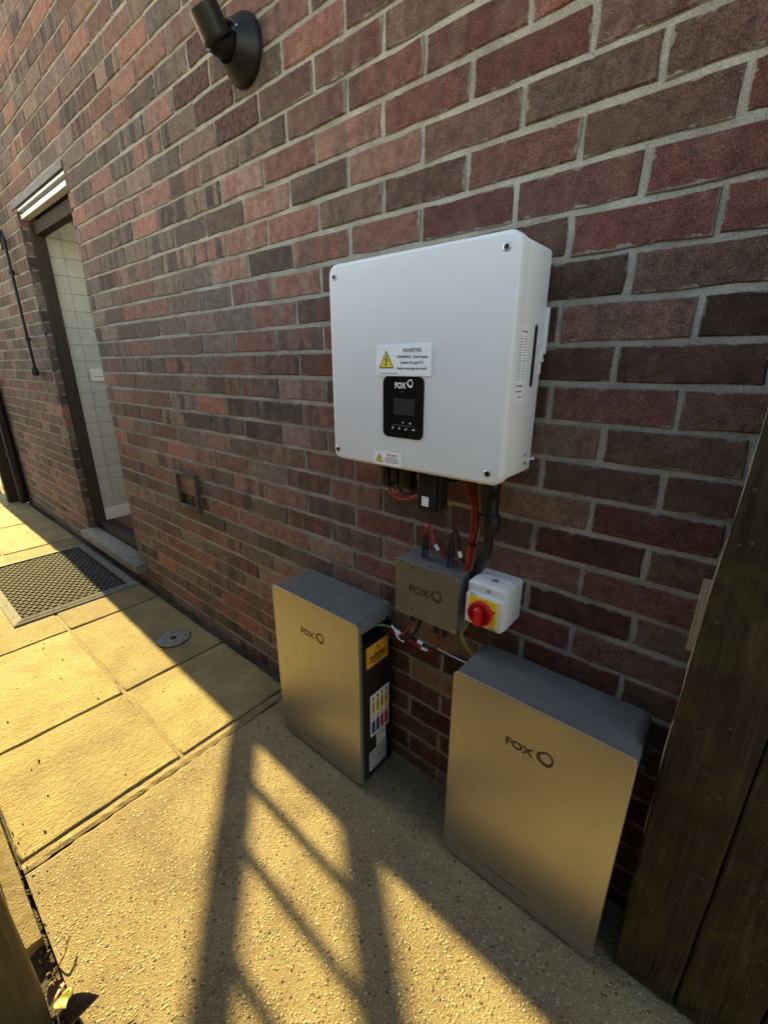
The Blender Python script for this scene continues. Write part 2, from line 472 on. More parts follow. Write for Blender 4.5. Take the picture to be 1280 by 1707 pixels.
class MB:
    """collects geometry in world coordinates"""

    def __init__(self):
        self.v = []
        self.f = []

    def add(self, vs, fs):
        b = len(self.v)
        self.v += [tuple(q) for q in vs]
        self.f += [tuple(i + b for i in q) for q in fs]

    def box(self, x0, x1, y0, y1, z0, z1):
        vs = [(x0, y0, z0), (x1, y0, z0), (x1, y1, z0), (x0, y1, z0), (x0, y0, z1), (x1, y0, z1), (x1, y1, z1), (x0, y1, z1)]
        self.add(vs, [(0, 3, 2, 1), (4, 5, 6, 7), (0, 1, 5, 4), (1, 2, 6, 5), (2, 3, 7, 6), (3, 0, 4, 7)])
        return self

    def loft(self, rings, cap0=True, cap1=True):
        n = len(rings[0])
        vs = [p for r in rings for p in r]
        fs = []
        for k in range(len(rings) - 1):
            for i in range(n):
                j = (i + 1) % n
                fs.append((k * n + i, k * n + j, (k + 1) * n + j, (k + 1) * n + i))
        if cap0:
            fs.append(tuple(reversed(range(n))))
        if cap1:
            fs.append(tuple((len(rings) - 1) * n + i for i in range(n)))
        self.add(vs, fs)
        return self

    def lathe(self, o, axis, prof, n=24, cap0=True, cap1=True):
        """prof: (distance along axis, radius)"""
        a = Vector(axis).normalized()
        t = Vector((0, 0, 1)) if abs(a.z) < 0.9 else Vector((1, 0, 0))
        e1 = a.cross(t).normalized()
        e2 = a.cross(e1)
        o = Vector(o)
        rings = []
        for d, r in prof:
            rings.append([o + a * d + (e1 * math.cos(2 * math.pi * i / n) + e2 * math.sin(2 * math.pi * i / n)) * r for i in range(n)])
        return self.loft(rings, cap0, cap1)

    def tube(self, pts, r, n=8, sub=6):
        P = [Vector(p) for p in pts]
        path = []
        for i in range(len(P) - 1):
            p0, p1, p2, p3 = P[max(i - 1, 0)], P[i], P[i + 1], P[min(i + 2, len(P) - 1)]
            for k in range(sub):
                t = k / sub
                path.append(0.5 * ((2 * p1) + (p2 - p0) * t + (2 * p0 - 5 * p1 + 4 * p2 - p3) * t * t + (3 * p1 - p0 - 3 * p2 + p3) * t ** 3))
        path.append(P[-1])
        rings = []
        e1 = None
        for i, p in enumerate(path):
            d = (path[min(i + 1, len(path) - 1)] - path[max(i - 1, 0)]).normalized()
            if e1 is None:
                t = Vector((0, 0, 1)) if abs(d.z) < 0.9 else Vector((1, 0, 0))
                e1 = d.cross(t).normalized()
            e1 = (e1 - d * e1.dot(d)).normalized()
            e2 = d.cross(e1)
            rings.append([p + (e1 * math.cos(2 * math.pi * k / n) + e2 * math.sin(2 * math.pi * k / n)) * r for k in range(n)])
        return self.loft(rings)

    def mesh(self, name, off=Vector((0, 0, 0)), smooth=False, angle=35):
        me = bpy.data.meshes.new(name)
        me.from_pydata([(p[0] - off[0], p[1] - off[1], p[2] - off[2]) for p in self.v], [], self.f)
        me.update()
        bm = bmesh.new()
        bm.from_mesh(me)
        bmesh.ops.recalc_face_normals(bm, faces=bm.faces)
        bm.to_mesh(me)
        bm.free()
        if smooth:
            me.shade_smooth()
            me.set_sharp_from_angle(angle=R(angle))
            # flat caps stay flat: their rims carry hard normals
            sh = me.attributes.get("sharp_edge") or me.attributes.new("sharp_edge", 'BOOLEAN', 'EDGE')
            val = np.zeros(len(me.edges), dtype=bool)
            sh.data.foreach_get("value", val)
            ek = {tuple(sorted(e.vertices)): e.index for e in me.edges}
            for p_ in me.polygons:
                if len(p_.vertices) > 6:
                    for e_ in p_.edge_keys:
                        val[ek[tuple(sorted(e_))]] = True
            sh.data.foreach_set("value", val)
        return me

    def build(self, name, mat, parent=None, smooth=False, angle=35, bevel=0.0, **kw):
        off = kw.pop('off', None)
        o_ = off if off is not None else (OFF[parent.name] if parent else Vector((0, 0, 0)))
        me = self.mesh(name, o_, smooth, angle)
        if bevel:
            bm = bmesh.new()
            bm.from_mesh(me)
            bmesh.ops.bevel(bm, geom=[e for e in bm.edges if e.calc_face_angle(0) > 0.6], offset=bevel, segments=2, profile=0.6, affect='EDGES')
            bm.to_mesh(me)
            bm.free()
            me.shade_smooth()
            me.set_sharp_from_angle(angle=R(40))
        o = link(name, me, mat, parent, off=o_, **kw)
        if off is not None and parent is None:
            o.location = off
        return o


def bas(basis, u, v, w):
    if basis == 'front':
        return (u, -w, v)
    if basis == 'right':
        return (w, u, v)
    return (u, v, w)


def rrect(u0, u1, v0, v1, r, n=5):
    r = max(0.00005, min(r, (u1 - u0) / 2 - 1e-5, (v1 - v0) / 2 - 1e-5))
    out = []
    for cx, cy, a in ((u1 - r, v0 + r, -90), (u1 - r, v1 - r, 0), (u0 + r, v1 - r, 90), (u0 + r, v0 + r, 180)):
        for i in range(n + 1):
            t = R(a + 90.0 * i / n)
            out.append((cx + r * math.cos(t), cy + r * math.sin(t)))
    return out


def plate(name, basis, u0, u1, v0, v1, r, w0, w1, bev, mat, parent, **kw):
    rings = []
    for ins, w in ((0, w0), (0, w1 - bev), (bev * 0.3, w1 - bev * 0.3), (bev, w1)):
        if bev == 0 and ins == 0 and len(rings) == 2:
            break
        rings.append([bas(basis, a, b, w) for a, b in rrect(u0 + ins, u1 - ins, v0 + ins, v1 - ins, max(r - ins, 0.0001))])
    if bev == 0:
        rings = rings[:1] + [[bas(basis, a, b, w1) for a, b in rrect(u0, u1, v0, v1, r)]]
    mb = MB().loft(rings)
    return mb.build(name, mat, parent, smooth=True, angle=50, **kw)


def poly(name, basis, pts, w0, w1, mat, parent, **kw):
    mb = MB().loft([[bas(basis, a, b, w0) for a, b in pts], [bas(basis, a, b, w1) for a, b in pts]])
    return mb.build(name, mat, parent, **kw)


def ring(name, basis, cu, cv, ru, rv, thick, w0, w1, mat, parent, egg=0.12, rot=0.0, n=28):
    """rounded drop shaped ring of uneven thickness: the emblem"""
    def loop(s, du, dv):
        out = []
        for i in range(n):
            a = 2 * math.pi * i / n
            k = 1 + egg * math.cos(3 * (a - rot)) * 0.5
            out.append((cu + du + math.cos(a) * ru * s * k, cv + dv + math.sin(a) * rv * s * k))
        return out
    o_, i_ = loop(1.0, 0, 0), loop(1 - thick, ru * 0.07, rv * 0.09)
    mb = MB()
    vs = [bas(basis, a, b, w1) for a, b in o_] + [bas(basis, a, b, w1) for a, b in i_] + [bas(basis, a, b, w0) for a, b in o_] + [bas(basis, a, b, w0) for a, b in i_]
    fs = []
    for i in range(n):
        j = (i + 1) % n
        fs += [(i, j, n + j, n + i), (2 * n + i, 2 * n + j, j, i), (3 * n + j, 3 * n + i, n + i, n + j)]
    mb.add(vs, fs)
    return mb.build(name, mat, parent, **kw) if False else mb.build(name, mat, parent)


def text(s, basis, u, v, w, size, mat, parent, align='LEFT', bold=0.0, sx=1.0, name='lettering', rot2=0.0, thick=0.0002, spacing=1.0):
    cu = bpy.data.curves.new(name, 'FONT')
    cu.body = s
    cu.size = size
    cu.align_x = align
    cu.align_y = 'CENTER'
    cu.extrude = thick
    cu.offset = bold
    cu.space_character = spacing
    cu.resolution_u = 3
    o = bpy.data.objects.new(name, cu)
    COL.objects.link(o)
    loc = Vector(bas(basis, u, v, w))
    if basis == 'front':
        e = Matrix.Rotation(R(90), 4, 'X')
    elif basis == 'right':
        e = Matrix.Rotation(R(90), 4, 'Z') @ Matrix.Rotation(R(90), 4, 'X')
    else:
        e = Matrix.Identity(4)
    mt = Matrix.Translation(loc - OFF[parent.name]) @ e @ Matrix.Rotation(rot2, 4, 'Z') @ Matrix.Diagonal((sx, 1, 1, 1))
    TEXTS.append((o, mt, mat, parent, name))
    return o


def bars(name, basis, rows, w0, w1, mat, parent):
    """fine unreadable print as one part: rows of (u0,u1,v,h)"""
    mb = MB()
    rr = random.Random(len(name) + int(rows[0][2] * 1e4))
    for u0, u1, v, h in rows:
        u = u0
        while u < u1 - h * 0.4:
            wd = h * rr.uniform(0.45, 1.5)
            e = min(u + wd, u1)
            p0 = bas(basis, u, v - h / 2, w0)
            pts = [(u, v - h / 2), (e, v - h / 2), (e, v + h / 2), (u, v + h / 2)]
            mb.loft([[bas(basis, a, b, w0) for a, b in pts], [bas(basis, a, b, w1) for a, b in pts]])
            u = e + h * rr.choice((0.2, 0.25, 0.25, 0.6))
    return mb.build(name, mat, parent)


# ================================================================== the setting: ground, path
link_g = MB()
link_g.box(-60, 40, -60, 60, -0.6, -0.06)
link_g.build("ground", M['ground'], kind='structure')

path = root("path", None, None, (-3.0, -0.5, -0.03), kind='structure')
MB().box(-6.2, -1.052, -0.94, -0.002, -0.058, -0.014).build("bedding", M['dirt'], path)
MB().box(-6.2, -1.052, -0.496, -0.482, -0.05, -0.0035).build("joint_mortar", M['filler'], path)
SLX = [-1.058, -1.545, -2.235, -2.945, -3.668, -4.372, -5.08, -5.79]
rs = random.Random(3)
for i in range(len(SLX) - 1):
    for (ya, yb) in ((-0.484, -0.042), (-0.935, -0.494)):
        x1, x0 = SLX[i] - 0.004, SLX[i + 1] + 0.004
        rings = []
        t = [rs.uniform(-0.002, 0.0015) for _ in range(4)]
        n = 12
        for ins, zz in ((0, -0.05), (0, -0.005), (0.003, -0.0012), (0.007, 0.0)):
            lp = []
            for k in range(n):
                lp.append((x0 + ins + (x1 - x0 - 2 * ins) * k / n, ya and yb + 0 or 0))
            pts = []
            xa, xb, ylo, yhi = x0 + ins, x1 - ins, ya if ya < yb else yb, yb if ya < yb else ya
            ylo += ins
            yhi -= ins
            for k in range(n):
                pts.append((xa + (xb - xa) * k / n, ylo))
            for k in range(8):
                pts.append((xb, ylo + (yhi - ylo) * k / 8))
            for k in range(n):
                pts.append((xb - (xb - xa) * k / n, yhi))
            for k in range(8):
                pts.append((xa, yhi - (yhi - ylo) * k / 8))
            rr = random.Random(i * 31 + int(ya * 100))
            ring3 = []
            for (px, py) in pts:
                j = rr.uniform(-0.0018, 0.0018)
                fx, fy = (px - x0) / (x1 - x0), (py - ylo) / (yhi - ylo)
                dz = (t[0] * (1 - fx) + t[1] * fx) * (1 - fy) + (t[2] * (1 - fx) + t[3] * fx) * fy
                ring3.append((px + j, py + rr.uniform(-0.0018, 0.0018), zz + dz))
            rings.append(ring3)
        MB().loft(rings).build("paving_slab", M['slab'], path, smooth=True, angle=60)

pad = root("concrete_path", None, None, (0.0, -0.5, -0.02), kind='structure')
# mortar strip and the cast pad with a slightly ragged edge
mb = MB()
rr = random.Random(5)
ysteps = [-0.935 + 0.93 * i / 46 for i in range(47)]
le = [-1.016 + rr.uniform(-0.0035, 0.0035) for _ in ysteps]
top, bot = [], []
vs, fs = [], []
for yv, xv in zip(ysteps, le):
    vs += [(xv, yv, -0.05), (xv, yv, -0.004), (xv + 0.006, yv, 0.0), (2.2, yv, 0.0)]
for i in range(46):
    for k in range(3):
        a = i * 4 + k
        fs.append((a, a + 1, a + 5, a + 4))
mb.add(vs, fs)
mb.add([(xv, -0.935, z) for xv, z in ((-1.016, -0.05), (2.2, -0.05), (2.2, 0.0), (-1.016, 0.0))], [(0, 1, 2, 3)])
mb.build("slab_surface", M['concrete'], pad)
mb = MB()
vs, fs = [], []
for yv in ysteps:
    vs += [(-1.056 + rr.uniform(-0.001, 0.001), yv, -0.0035 + rr.uniform(-0.001, 0.001)), (-1.036, yv, -0.0015 + rr.uniform(-0.0015, 0.001)), (-1.0195 + rr.uniform(-0.004, 0.0015), yv, -0.004)]
for i in range(46):
    for k in range(2):
        a = i * 3 + k
        fs.append((a, a + 1, a + 4, a + 3))
mb.add(vs, fs)
mb.build("mortar_strip", M['filler'], pad)
MB().box(-1.06, 2.2, -0.93, -0.001, -0.058, -0.02).build("bedding", M['dirt'], pad)

# pebbles of the exposed aggregate
NP = 46000
bmx = bmesh.new()
bmesh.ops.create_icosphere(bmx, subdivisions=1, radius=1.0)
iv = np.array([v.co[:] for v in bmx.verts])
ifc = np.array([[v.index for v in f.verts] for f in bmx.faces])
bmx.free()
px = rng.uniform(-1.005, 0.55, NP)
py = rng.uniform(-0.925, -0.003, NP)
rad = 0.0014 + 0.0032 * rng.random(NP) ** 2.6
asp = rng.uniform(0.4, 0.95, NP)
ang = rng.uniform(0, np.pi, NP)
hgt = rad * rng.uniform(0.22, 0.45, NP)
V = iv[None] * np.stack([rad, rad * asp, hgt], 1)[:, None, :]
V = V * (1 + rng.uniform(-0.12, 0.12, V.shape))
ca, sa = np.cos(ang)[:, None], np.sin(ang)[:, None]
X = V[:, :, 0] * ca - V[:, :, 1] * sa + px[:, None]
Y = V[:, :, 0] * sa + V[:, :, 1] * ca + py[:, None]
Z = V[:, :, 2] - hgt[:, None] * 0.35
V = np.stack([X, Y, Z], 2).reshape(-1, 3)
F = (ifc[None] + (np.arange(NP) * len(iv))[:, None, None]).reshape(-1, 3)
me = bpy.data.meshes.new("pebbles")
me.from_pydata((V - np.array(OFF[pad.name])).tolist(), [], F.tolist())
at = me.attributes.new("tone", 'FLOAT', 'POINT')
at.data.foreach_set("value", np.repeat(rng.random(NP), len(iv)).astype(np.float32))
me.shade_smooth()
link("pebbles", me, M['pebble'], pad, kind='stuff')

# soil verge along the path edge and a thin edging strip
mb = MB()
rr = random.Random(9)
vs, fs = [], []
nx = 260
for i in range(nx + 1):
    xx = -6.2 + 8.4 * i / nx
    for j, yy in enumerate((-0.936, -0.955, -0.985, -1.03, -1.12, -1.3)):
        vs.append((xx, yy, -0.05 + (0 if j == 0 else rr.uniform(-0.006, 0.016))))
for i in range(nx):
    for j in range(5):
        a = i * 6 + j
        fs.append((a, a + 1, a + 7, a + 6))
mb.add(vs, fs)
mb.build("verge", M['dirt'], kind='structure', smooth=True, angle=80)
MB().box(-6.2, -0.83, -0.982, -0.944, -0.055, -0.012).build(
    "edging_strip", M['filler'], bevel=0.004, label="low buff edging strip beside the path at bottom left", cat="edging", off=Vector((-3.5, -0.96, -0.05)))

# ================================================================== the house
house = root("brick_house", "red and grey brick house wall with an open side doorway", "house", (-2.5, 0.1, 0.0))
WX0, WX1 = -5.62, 1.9
DX0, DX1, DZ0, DZ1 = -3.42, -2.545, 0.10, 2.172
KTOP, KBOT = -35, 20
ZTOP = 1.43 - KTOP * 0.075 + 0.0375
mb = MB()
mb.box(WX0 + 0.006, DX0 - 0.006, 0.016, 0.215, -0.1, ZTOP)
mb.box(DX1 + 0.006, WX1 - 0.006, 0.016, 0.215, -0.1, ZTOP)
mb.box(DX0 - 0.006, DX1 + 0.006, 0.016, 0.215, DZ1 + 0.006, ZTOP)
mb.box(DX0 - 0.006, DX1 + 0.006, 0.016, 0.215, -0.1, DZ0 - 0.05)
mb.build("wall_core", M['mortar'], house)

# mortar bed: uneven sheet between the bricks
gx = np.arange(WX0, WX1 + 0.001, 0.025)
gz = np.arange(-0.09, ZTOP + 0.01, 0.025)
nx, nz = len(gx), len(gz)
GX, GZ = np.meshgrid(gx, gz, indexing='ij')
GY = 0.0036 + np.clip(rng.normal(0, 0.0008, GX.shape), -0.0012, 0.0012)
V = np.stack([GX, GY, GZ], 2).reshape(-1, 3)
fs = []
for i in range(nx - 1):
    for j in range(nz - 1):
        cx, cz = gx[i] + 0.0125, gz[j] + 0.0125
        if DX0 - 0.02 < cx < DX1 + 0.02 and cz < DZ1 + 0.02:
            continue
        a = i * nz + j
        fs.append((a, a + nz, a + nz + 1, a + 1))
me = bpy.data.meshes.new("mortar")
me.from_pydata((V - np.array(OFF[house.name])).tolist(), [], fs)
me.shade_smooth()
link("mortar", me, M['mortar'], house)


def brick_geo(w, h, depth, rr):
    """rings of one brick about its centre, front at y=0: 10-point outline, worn arris"""
    a, b = w / 2, h / 2
    pts = [(-a, -b), (-a / 3, -b), (a / 3, -b), (a, -b), (a, 0), (a, b), (a / 3, b), (-a / 3, b), (-a, b), (-a, 0)]
    out = []
    jt = [(rr.uniform(-0.0024, 0.0022), rr.uniform(-0.0022, 0.002)) for _ in pts]
    ins = rr.uniform(0.0018, 0.0032)
    f = [(x + jx - math.copysign(ins, x) * (abs(x) > a * 0.9), rr.uniform(-0.0005, 0.0005), z + jz - (math.copysign(ins, z) if abs(z) > b * 0.5 else 0)) for (x, z), (jx, jz) in zip(pts, jt)]
    m_ = [(x + jx, 0.0035, z + jz) for (x, z), (jx, jz) in zip(pts, jt)]
    k_ = [(x, depth, z) for (x, z) in pts]
    vs = f + m_ + k_
    n = 10
    fs = [tuple(range(n))]
    for k in (0, 1):
        for i in range(n):
            j = (i + 1) % n
            fs.append((k * n + i, (k + 1) * n + i, (k + 1) * n + j, k * n + j))
    return vs, fs


def cam_px(p):
    d = Vector(p) - CAM
    q = [sum(AX[i][j] * d[j] for j in range(3)) for i in range(3)]
    if q[2] < 0.05:
        return None
    return 640 + FPX * q[0] / q[2], 853.5 + FPX * q[1] / q[2], q[2]


BLOCK = [((-0.587, -0.16, 1.054), (-0.13, -0.02, 1.492)), ((-0.882, -0.185, 0), (-0.495, -0.03, 0.6)),
         ((-0.202, -0.172, 0), (0.186, -0.03, 0.6)), ((0.222, -0.155, 0), (1.2, -0.1, 1.8)),
         ((-0.435, -0.1, 0.64), (-0.24, -0.02, 0.8)), ((-0.224, -0.1, 0.69), (-0.125, -0.02, 0.796))]


def blocked(p):
    d = Vector(p) - CAM
    for lo, hi in BLOCK:
        t0, t1 = 0.0, 0.995
        for k in range(3):
            if abs(d[k]) < 1e-9:
                continue
            a, b = (lo[k] - CAM[k]) / d[k], (hi[k] - CAM[k]) / d[k]
            if a > b:
                a, b = b, a
            t0, t1 = max(t0, a), min(t1, b)
        if t0 < t1:
            return True
    return False


cells = []
for k in range(KTOP, KBOT + 1):
    zc = 1.43 - 0.075 * k
    sh = 0.5 if k % 2 else 0.0
    u = math.floor(WX0 / 0.225) - 1
    segs = []
    while u * 0.225 < WX1:
        xa, xb = (u + sh) * 0.225, (u + sh + 1) * 0.225
        u += 1
        xa, xb = max(xa, WX0 - 0.005), min(xb, WX1 + 0.005)
        if xb - xa < 0.03:
            continue
        if zc - 0.0325 < DZ1:
            parts = []
            if xb <= DX0 + 0.02:
                parts = [(xa, xb)]
            elif xa >= DX1 - 0.02:
                parts = [(xa, xb)]
            else:
                if xa < DX0:
                    parts.append((xa, DX0 + 0.005))
                if xb > DX1:
                    parts.append((DX1 - 0.005, xb))
            if zc < DZ0 - 0.02 and xb > DX0 and xa < DX1:
                parts = [(xa, xb)]
        else:
            parts = [(xa, xb)]
        for (a, b) in parts:
            if b - a > 0.035:
                segs.append((a, b))
    for (a, b) in segs:
        cells.append((k, zc, a + 0.005, b - 0.005))

scored = []
for idx, (k, zc, a, b) in enumerate(cells):
    smp = [((a + b) / 2, 0, zc), (a, 0, zc - .03), (b, 0, zc - .03), (a, 0, zc + .03), (b, 0, zc + .03)]
    qs = [cam_px(s_) for s_ in smp]
    if any(q is None for q in qs):
        continue
    if not any(0 < q[0] < 1280 and 0 < q[1] < 1707 and not blocked(s_) for q, s_ in zip(qs, smp)):
        continue
    d = Vector(smp[0]) - CAM
    scored.append((-(b - a) * abs(d.y) / d.length ** 3, idx))
scored.sort()
single = set(i for _, i in scored[:298])
RUST = [(-1.265, 2.17), (-1.167, 2.02), (-1.103, 1.945), (-1.009, 2.069), (-1.243, 2.12)]
full_variants = []
vr = random.Random(21)
for q in range(14):
    vs, fs = brick_geo(0.215, 0.065, 0.02, vr)
    me = bpy.data.meshes.new("brick")
    me.from_pydata(vs, [], fs)
    me.shade_smooth()
    me.set_sharp_from_angle(angle=R(25))
    me.materials.append(M['brick'])
    full_variants.append(me)
rest = MB()
br_ = random.Random(77)
for idx, (k, zc, a, b) in enumerate(cells):
    w = b - a
    h = 0.065
    xc = (a + b) / 2 + br_.uniform(-0.002, 0.002)
    zz = zc + br_.uniform(-0.0014, 0.0014)
    yy = br_.uniform(-0.0022, 0.0006)
    near_jamb = abs(a - DX1) < 0.02 or abs(b - DX0) < 0.02 or abs(a - WX0) < 0.02 or abs(b - WX1) < 0.02
    depth = 0.105 if near_jamb else 0.02
    rust = any(a <= rx <= b and abs(zc - rz) < 0.0375 for rx, rz in RUST)
    if idx in single:
        if abs(w - 0.215) < 0.004 and not near_jamb and not rust:
            me = br_.choice(full_variants)
        else:
            vs, fs = brick_geo(w, h, depth, br_)
            me = bpy.data.meshes.new("brick")
            me.from_pydata(vs, [], fs)
            me.shade_smooth()
            me.set_sharp_from_angle(angle=R(25))
            me.materials.append(M['rustic' if rust else 'brick'])
        o = bpy.data.objects.new("brick", me)
        COL.objects.link(o)
        o.parent = house
        o.location = Vector((xc, yy, zz)) - OFF[house.name]
        o.rotation_euler = (br_.uniform(-0.016, 0.016), br_.uniform(-0.005, 0.005), br_.uniform(-0.006, 0.006))
        if rust:
            o['label'] = "pitted dark red rustic brick"
    else:
        vs, fs = brick_geo(w, h, depth, br_)
        rest.add([(x + xc, y + yy, z + zz) for x, y, z in vs], fs)
me = rest.mesh("distant_bricks", OFF[house.name], True, 25)
link("distant_bricks", me, M['brick'], house, kind='stuff')

# eaves above the frame
MB().box(WX0 - 0.15, WX1 + 0.1, -0.1, 0.4, ZTOP + 0.003, ZTOP + 0.06).build("eaves_board", M['skirting'], house)

# doorway: lintel, frame, threshold, tiled inside
lin = plate("lintel", 'front', DX0 - 0.08, DX1 + 0.004, DZ1 - 0.004, DZ1 + 0.028, 0.001, -0.006, 0.006, 0.001, M['vent'], house)
MB().box(DX0 + 0.01, DX1 - 0.012, 0.004, 0.03, DZ1 - 0.022, DZ1 - 0.010).build("trim_strip", M['alu'], lin)
MB().box(DX0 + 0.01, DX1 - 0.012, 0.012, 0.05, DZ1 - 0.062, DZ1 - 0.040).build("trim_strip", M['alu'], lin)
MB().box(DX0 + 0.005, DX1 - 0.008, 0.033, 0.1, DZ1 - 0.04, DZ1 - 0.003).build("soffit", M['darkwood'], lin)
fr = MB()
fr.box(DX0 + 0.0, DX0 + 0.045, 0.042, 0.107, DZ0, DZ1 - 0.08)
fr.box(DX1 - 0.03, DX1 + 0.004, 0.062, 0.13, DZ0, DZ1 - 0.08)
fr.box(DX0 + 0.0, DX1 + 0.002, 0.058, 0.108, DZ1 - 0.14, DZ1 - 0.078)
dfr = fr.build("door_frame", M['darkwood'], house)
MB().box(DX0 + 0.044, DX0 + 0.047, 0.083, 0.1, 1.28, 1.46).build("keep_plate", M['dark_steel'], dfr)
MB().box(DX0 + 0.044, DX0 + 0.047, 0.083, 0.1, 1.03, 1.17).build("keep_plate", M['dark_steel'], dfr)
sill = MB().box(DX0 - 0.002, DX1 + 0.09, -0.062, 0.05, 0.075, 0.13).build("door_sill", M['sill'], house, bevel=0.006)
MB().box(DX0 + 0.005, DX1 + 0.001, 0.06, 0.16, 0.1, 0.165).build("threshold_bar", M['darkwood'], house, bevel=0.004)
MB().box(-3.6, -1.0, 0.165, 2.2, 0.08, 0.162).build("inside_floor", M['quarry'], house)
inw = MB().box(-3.62, -3.4125, 0.105, 2.2, 0.1, 2.75).build("inside_wall", M['grout'], house)
tz0 = 0.262
tm = None
for j in range(18):
    for i in range(5):
        y0 = 0.108 + 0.0 if i == 0 else 0.197 + (i - 1) * 0.105
        y1 = 0.195 if i == 0 else y0 + 0.1025
        z0 = tz0 + j * 0.1045
        plate("tile", 'right', y0, y1, z0, z0 + 0.102, 0.002, -3.414, -3.408 + random.uniform(-0.0004, 0.0004), 0.0012, M['tile'], inw)
plate("skirting_board", 'right', 0.106, 2.2, 0.163, 0.258, 0.001, -3.415, -3.398, 0.003, M['skirting'], house)
sw = plate("socket", 'right', 0.205, 0.29, 1.17, 1.255, 0.004, -3.412, -3.398, 0.002, M['white_plastic'], house)
for q in (0.225, 0.25, 0.268):
    plate("socket_slot", 'right', q, q + 0.012, 1.2, 1.206, 0.0005, -3.399, -3.3975, 0, M['grey_ink'], sw)
MB().box(-1.2, -1.0, 0.165, 2.2, 0.163, 2.75).build("inside_wall", M['skirting'], house)
MB().box(-3.6, -1.0, 0.217, 1.25, 2.7505, 2.8).build("inside_ceiling", M['skirting'], house)
MB().box(-3.6, -1.0, 2.2, 2.3, 0.08, 2.75).build("inside_wall", M['skirting'], house)

# air vent set in the wall
vent = root("air_vent", None, None, Vector((0, 0, 0)))
bpy.data.objects.remove(vent)
vo = MB()
vo.box(-1.842, -1.822, -0.019, 0.02, 0.652, 0.798)
vo.box(-1.668, -1.648, -0.019, 0.02, 0.652, 0.798)
vo.box(-1.842, -1.648, -0.022, 0.02, 0.7985, 0.812)
vo.box(-1.842, -1.648, -0.019, 0.02, 0.638, 0.6515)
av = vo.build("air_vent", M['vent'], house, bevel=0.002)
plate("vent_flap", 'front', -1.821, -1.669, 0.745, 0.797, 0.001, -0.004, 0.009, 0.003, M['flap'], av)
plate("vent_flap", 'front', -1.821, -1.669, 0.700, 0.7435, 0.001, -0.004, 0.006, 0.003, M['flap'], av)
plate("vent_back", 'front', -1.821, -1.669, 0.652, 0.6985, 0.001, -0.003, 0.0035, 0, M['black_plastic'], av)
MB().lathe((-1.72, -0.004, 0.676), (0, -1, 0), [(0, 0.02), (0.004, 0.02), (0.004, 0.013), (0.0, 0.013)], 18, False, False).build("vent_hole", M['dark_steel'], av, smooth=True)

# ================================================================== inverter
inv = root("inverter", "white square wall mounted inverter with black display panel on brick", "inverter", (-0.3585, -0.09, 1.054))
IX0, IX1, IZ0, IZ1 = -0.587, -0.130, 1.054, 1.492
plate("body", 'front', IX0 + 0.006, IX1 - 0.003, IZ0 + 0.008, IZ1 - 0.006, 0.012, 0.022, 0.136, 0.001, M['white_paint'], inv)
plate("wall_bracket", 'front', IX0 + 0.05, IX1 - 0.04, IZ0 + 0.18, IZ1 - 0.07, 0.003, 0.001, 0.021, 0.001, M['steel'], inv)
plate("front_cover", 'front', IX0, IX1, IZ0, IZ1, 0.024, 0.133, 0.163, 0.007, M['white_paint'], inv)
for sx, sz in ((-0.568, 1.466), (-0.156, 1.466), (-0.573, 1.079), (-0.160, 1.078)):
    s_ = MB().lathe((sx, -0.1625, sz), (0, -1, 0), [(0, 0.0072), (0.0012, 0.0072), (0.002, 0.0062), (0.0022, 0.0055)], 18).build("screw", M['steel'], inv, smooth=True)
    MB().lathe((sx, -0.1645, sz), (0, -1, 0), [(0, 0.0046), (0.0006, 0.0046)], 12).build("screw_socket", M['black_plastic'], s_)
W = 0.1631
pan = plate("display_panel", 'front', -0.424, -0.3135, 1.126, 1.257, 0.014, W - 0.002, W + 0.002, 0.0012, M['black_gloss'], inv)
plate("panel_rim", 'front', -0.4265, -0.311, 1.1235, 1.2595, 0.0155, W - 0.002, W + 0.0006, 0.0003, M['white_plastic'], pan)
w2 = W + 0.0021
plate("screen", 'front', -0.393, -0.337, 1.177, 1.211, 0.001, w2 - 0.001, w2 + 0.0003, 0, M['screen'], pan)
text("FOX", 'front', -0.390, 1.2375, w2 + 0.0003, 0.0165, M['white_ink'], pan, bold=0.0006, sx=0.88)
ring("emblem", 'front', -0.3495, 1.2425, 0.0075, 0.0085, 0.34, w2 - 0.001, w2 + 0.0003, M['white_ink'], pan, 0.18, R(60))
text("ESS", 'front', -0.373, 1.2255, w2 + 0.0003, 0.0035, M['grey_ink'], pan, spacing=1.6)
for i, (su, sv) in enumerate(((-0.3665, 1.1605), (-0.3475, 1.160))):
    MB().lathe((su, -w2, sv), (0, -1, 0), [(0, 0.0015 + 0.0006 * i), (0.0004, 0.0015 + 0.0006 * i)], 10).build("indicator", M['white_ink'], pan)
plate("panel_line", 'front', -0.397, -0.340, 1.1535, 1.1542, 0.0002, w2 - 0.001, w2 + 0.0003, 0, M['grey_ink'], pan)


def arrow(u, v, s, up):
    k = 1 if up else -1
    poly("button_mark", 'front', [(u - s, v), (u, v + k * s * 1.1), (u + s, v)] if up else [(u + s, v), (u, v - s * 1.1), (u - s, v)], w2 - 0.001, w2 + 0.0003, M['white_ink'], pan)
    plate("button_mark", 'front', u - s * 0.3, u + s * 0.3, v - (s if up else 0), v + (0 if up else s), 0.0001, w2 - 0.001, w2 + 0.0003, 0, M['white_ink'], pan)


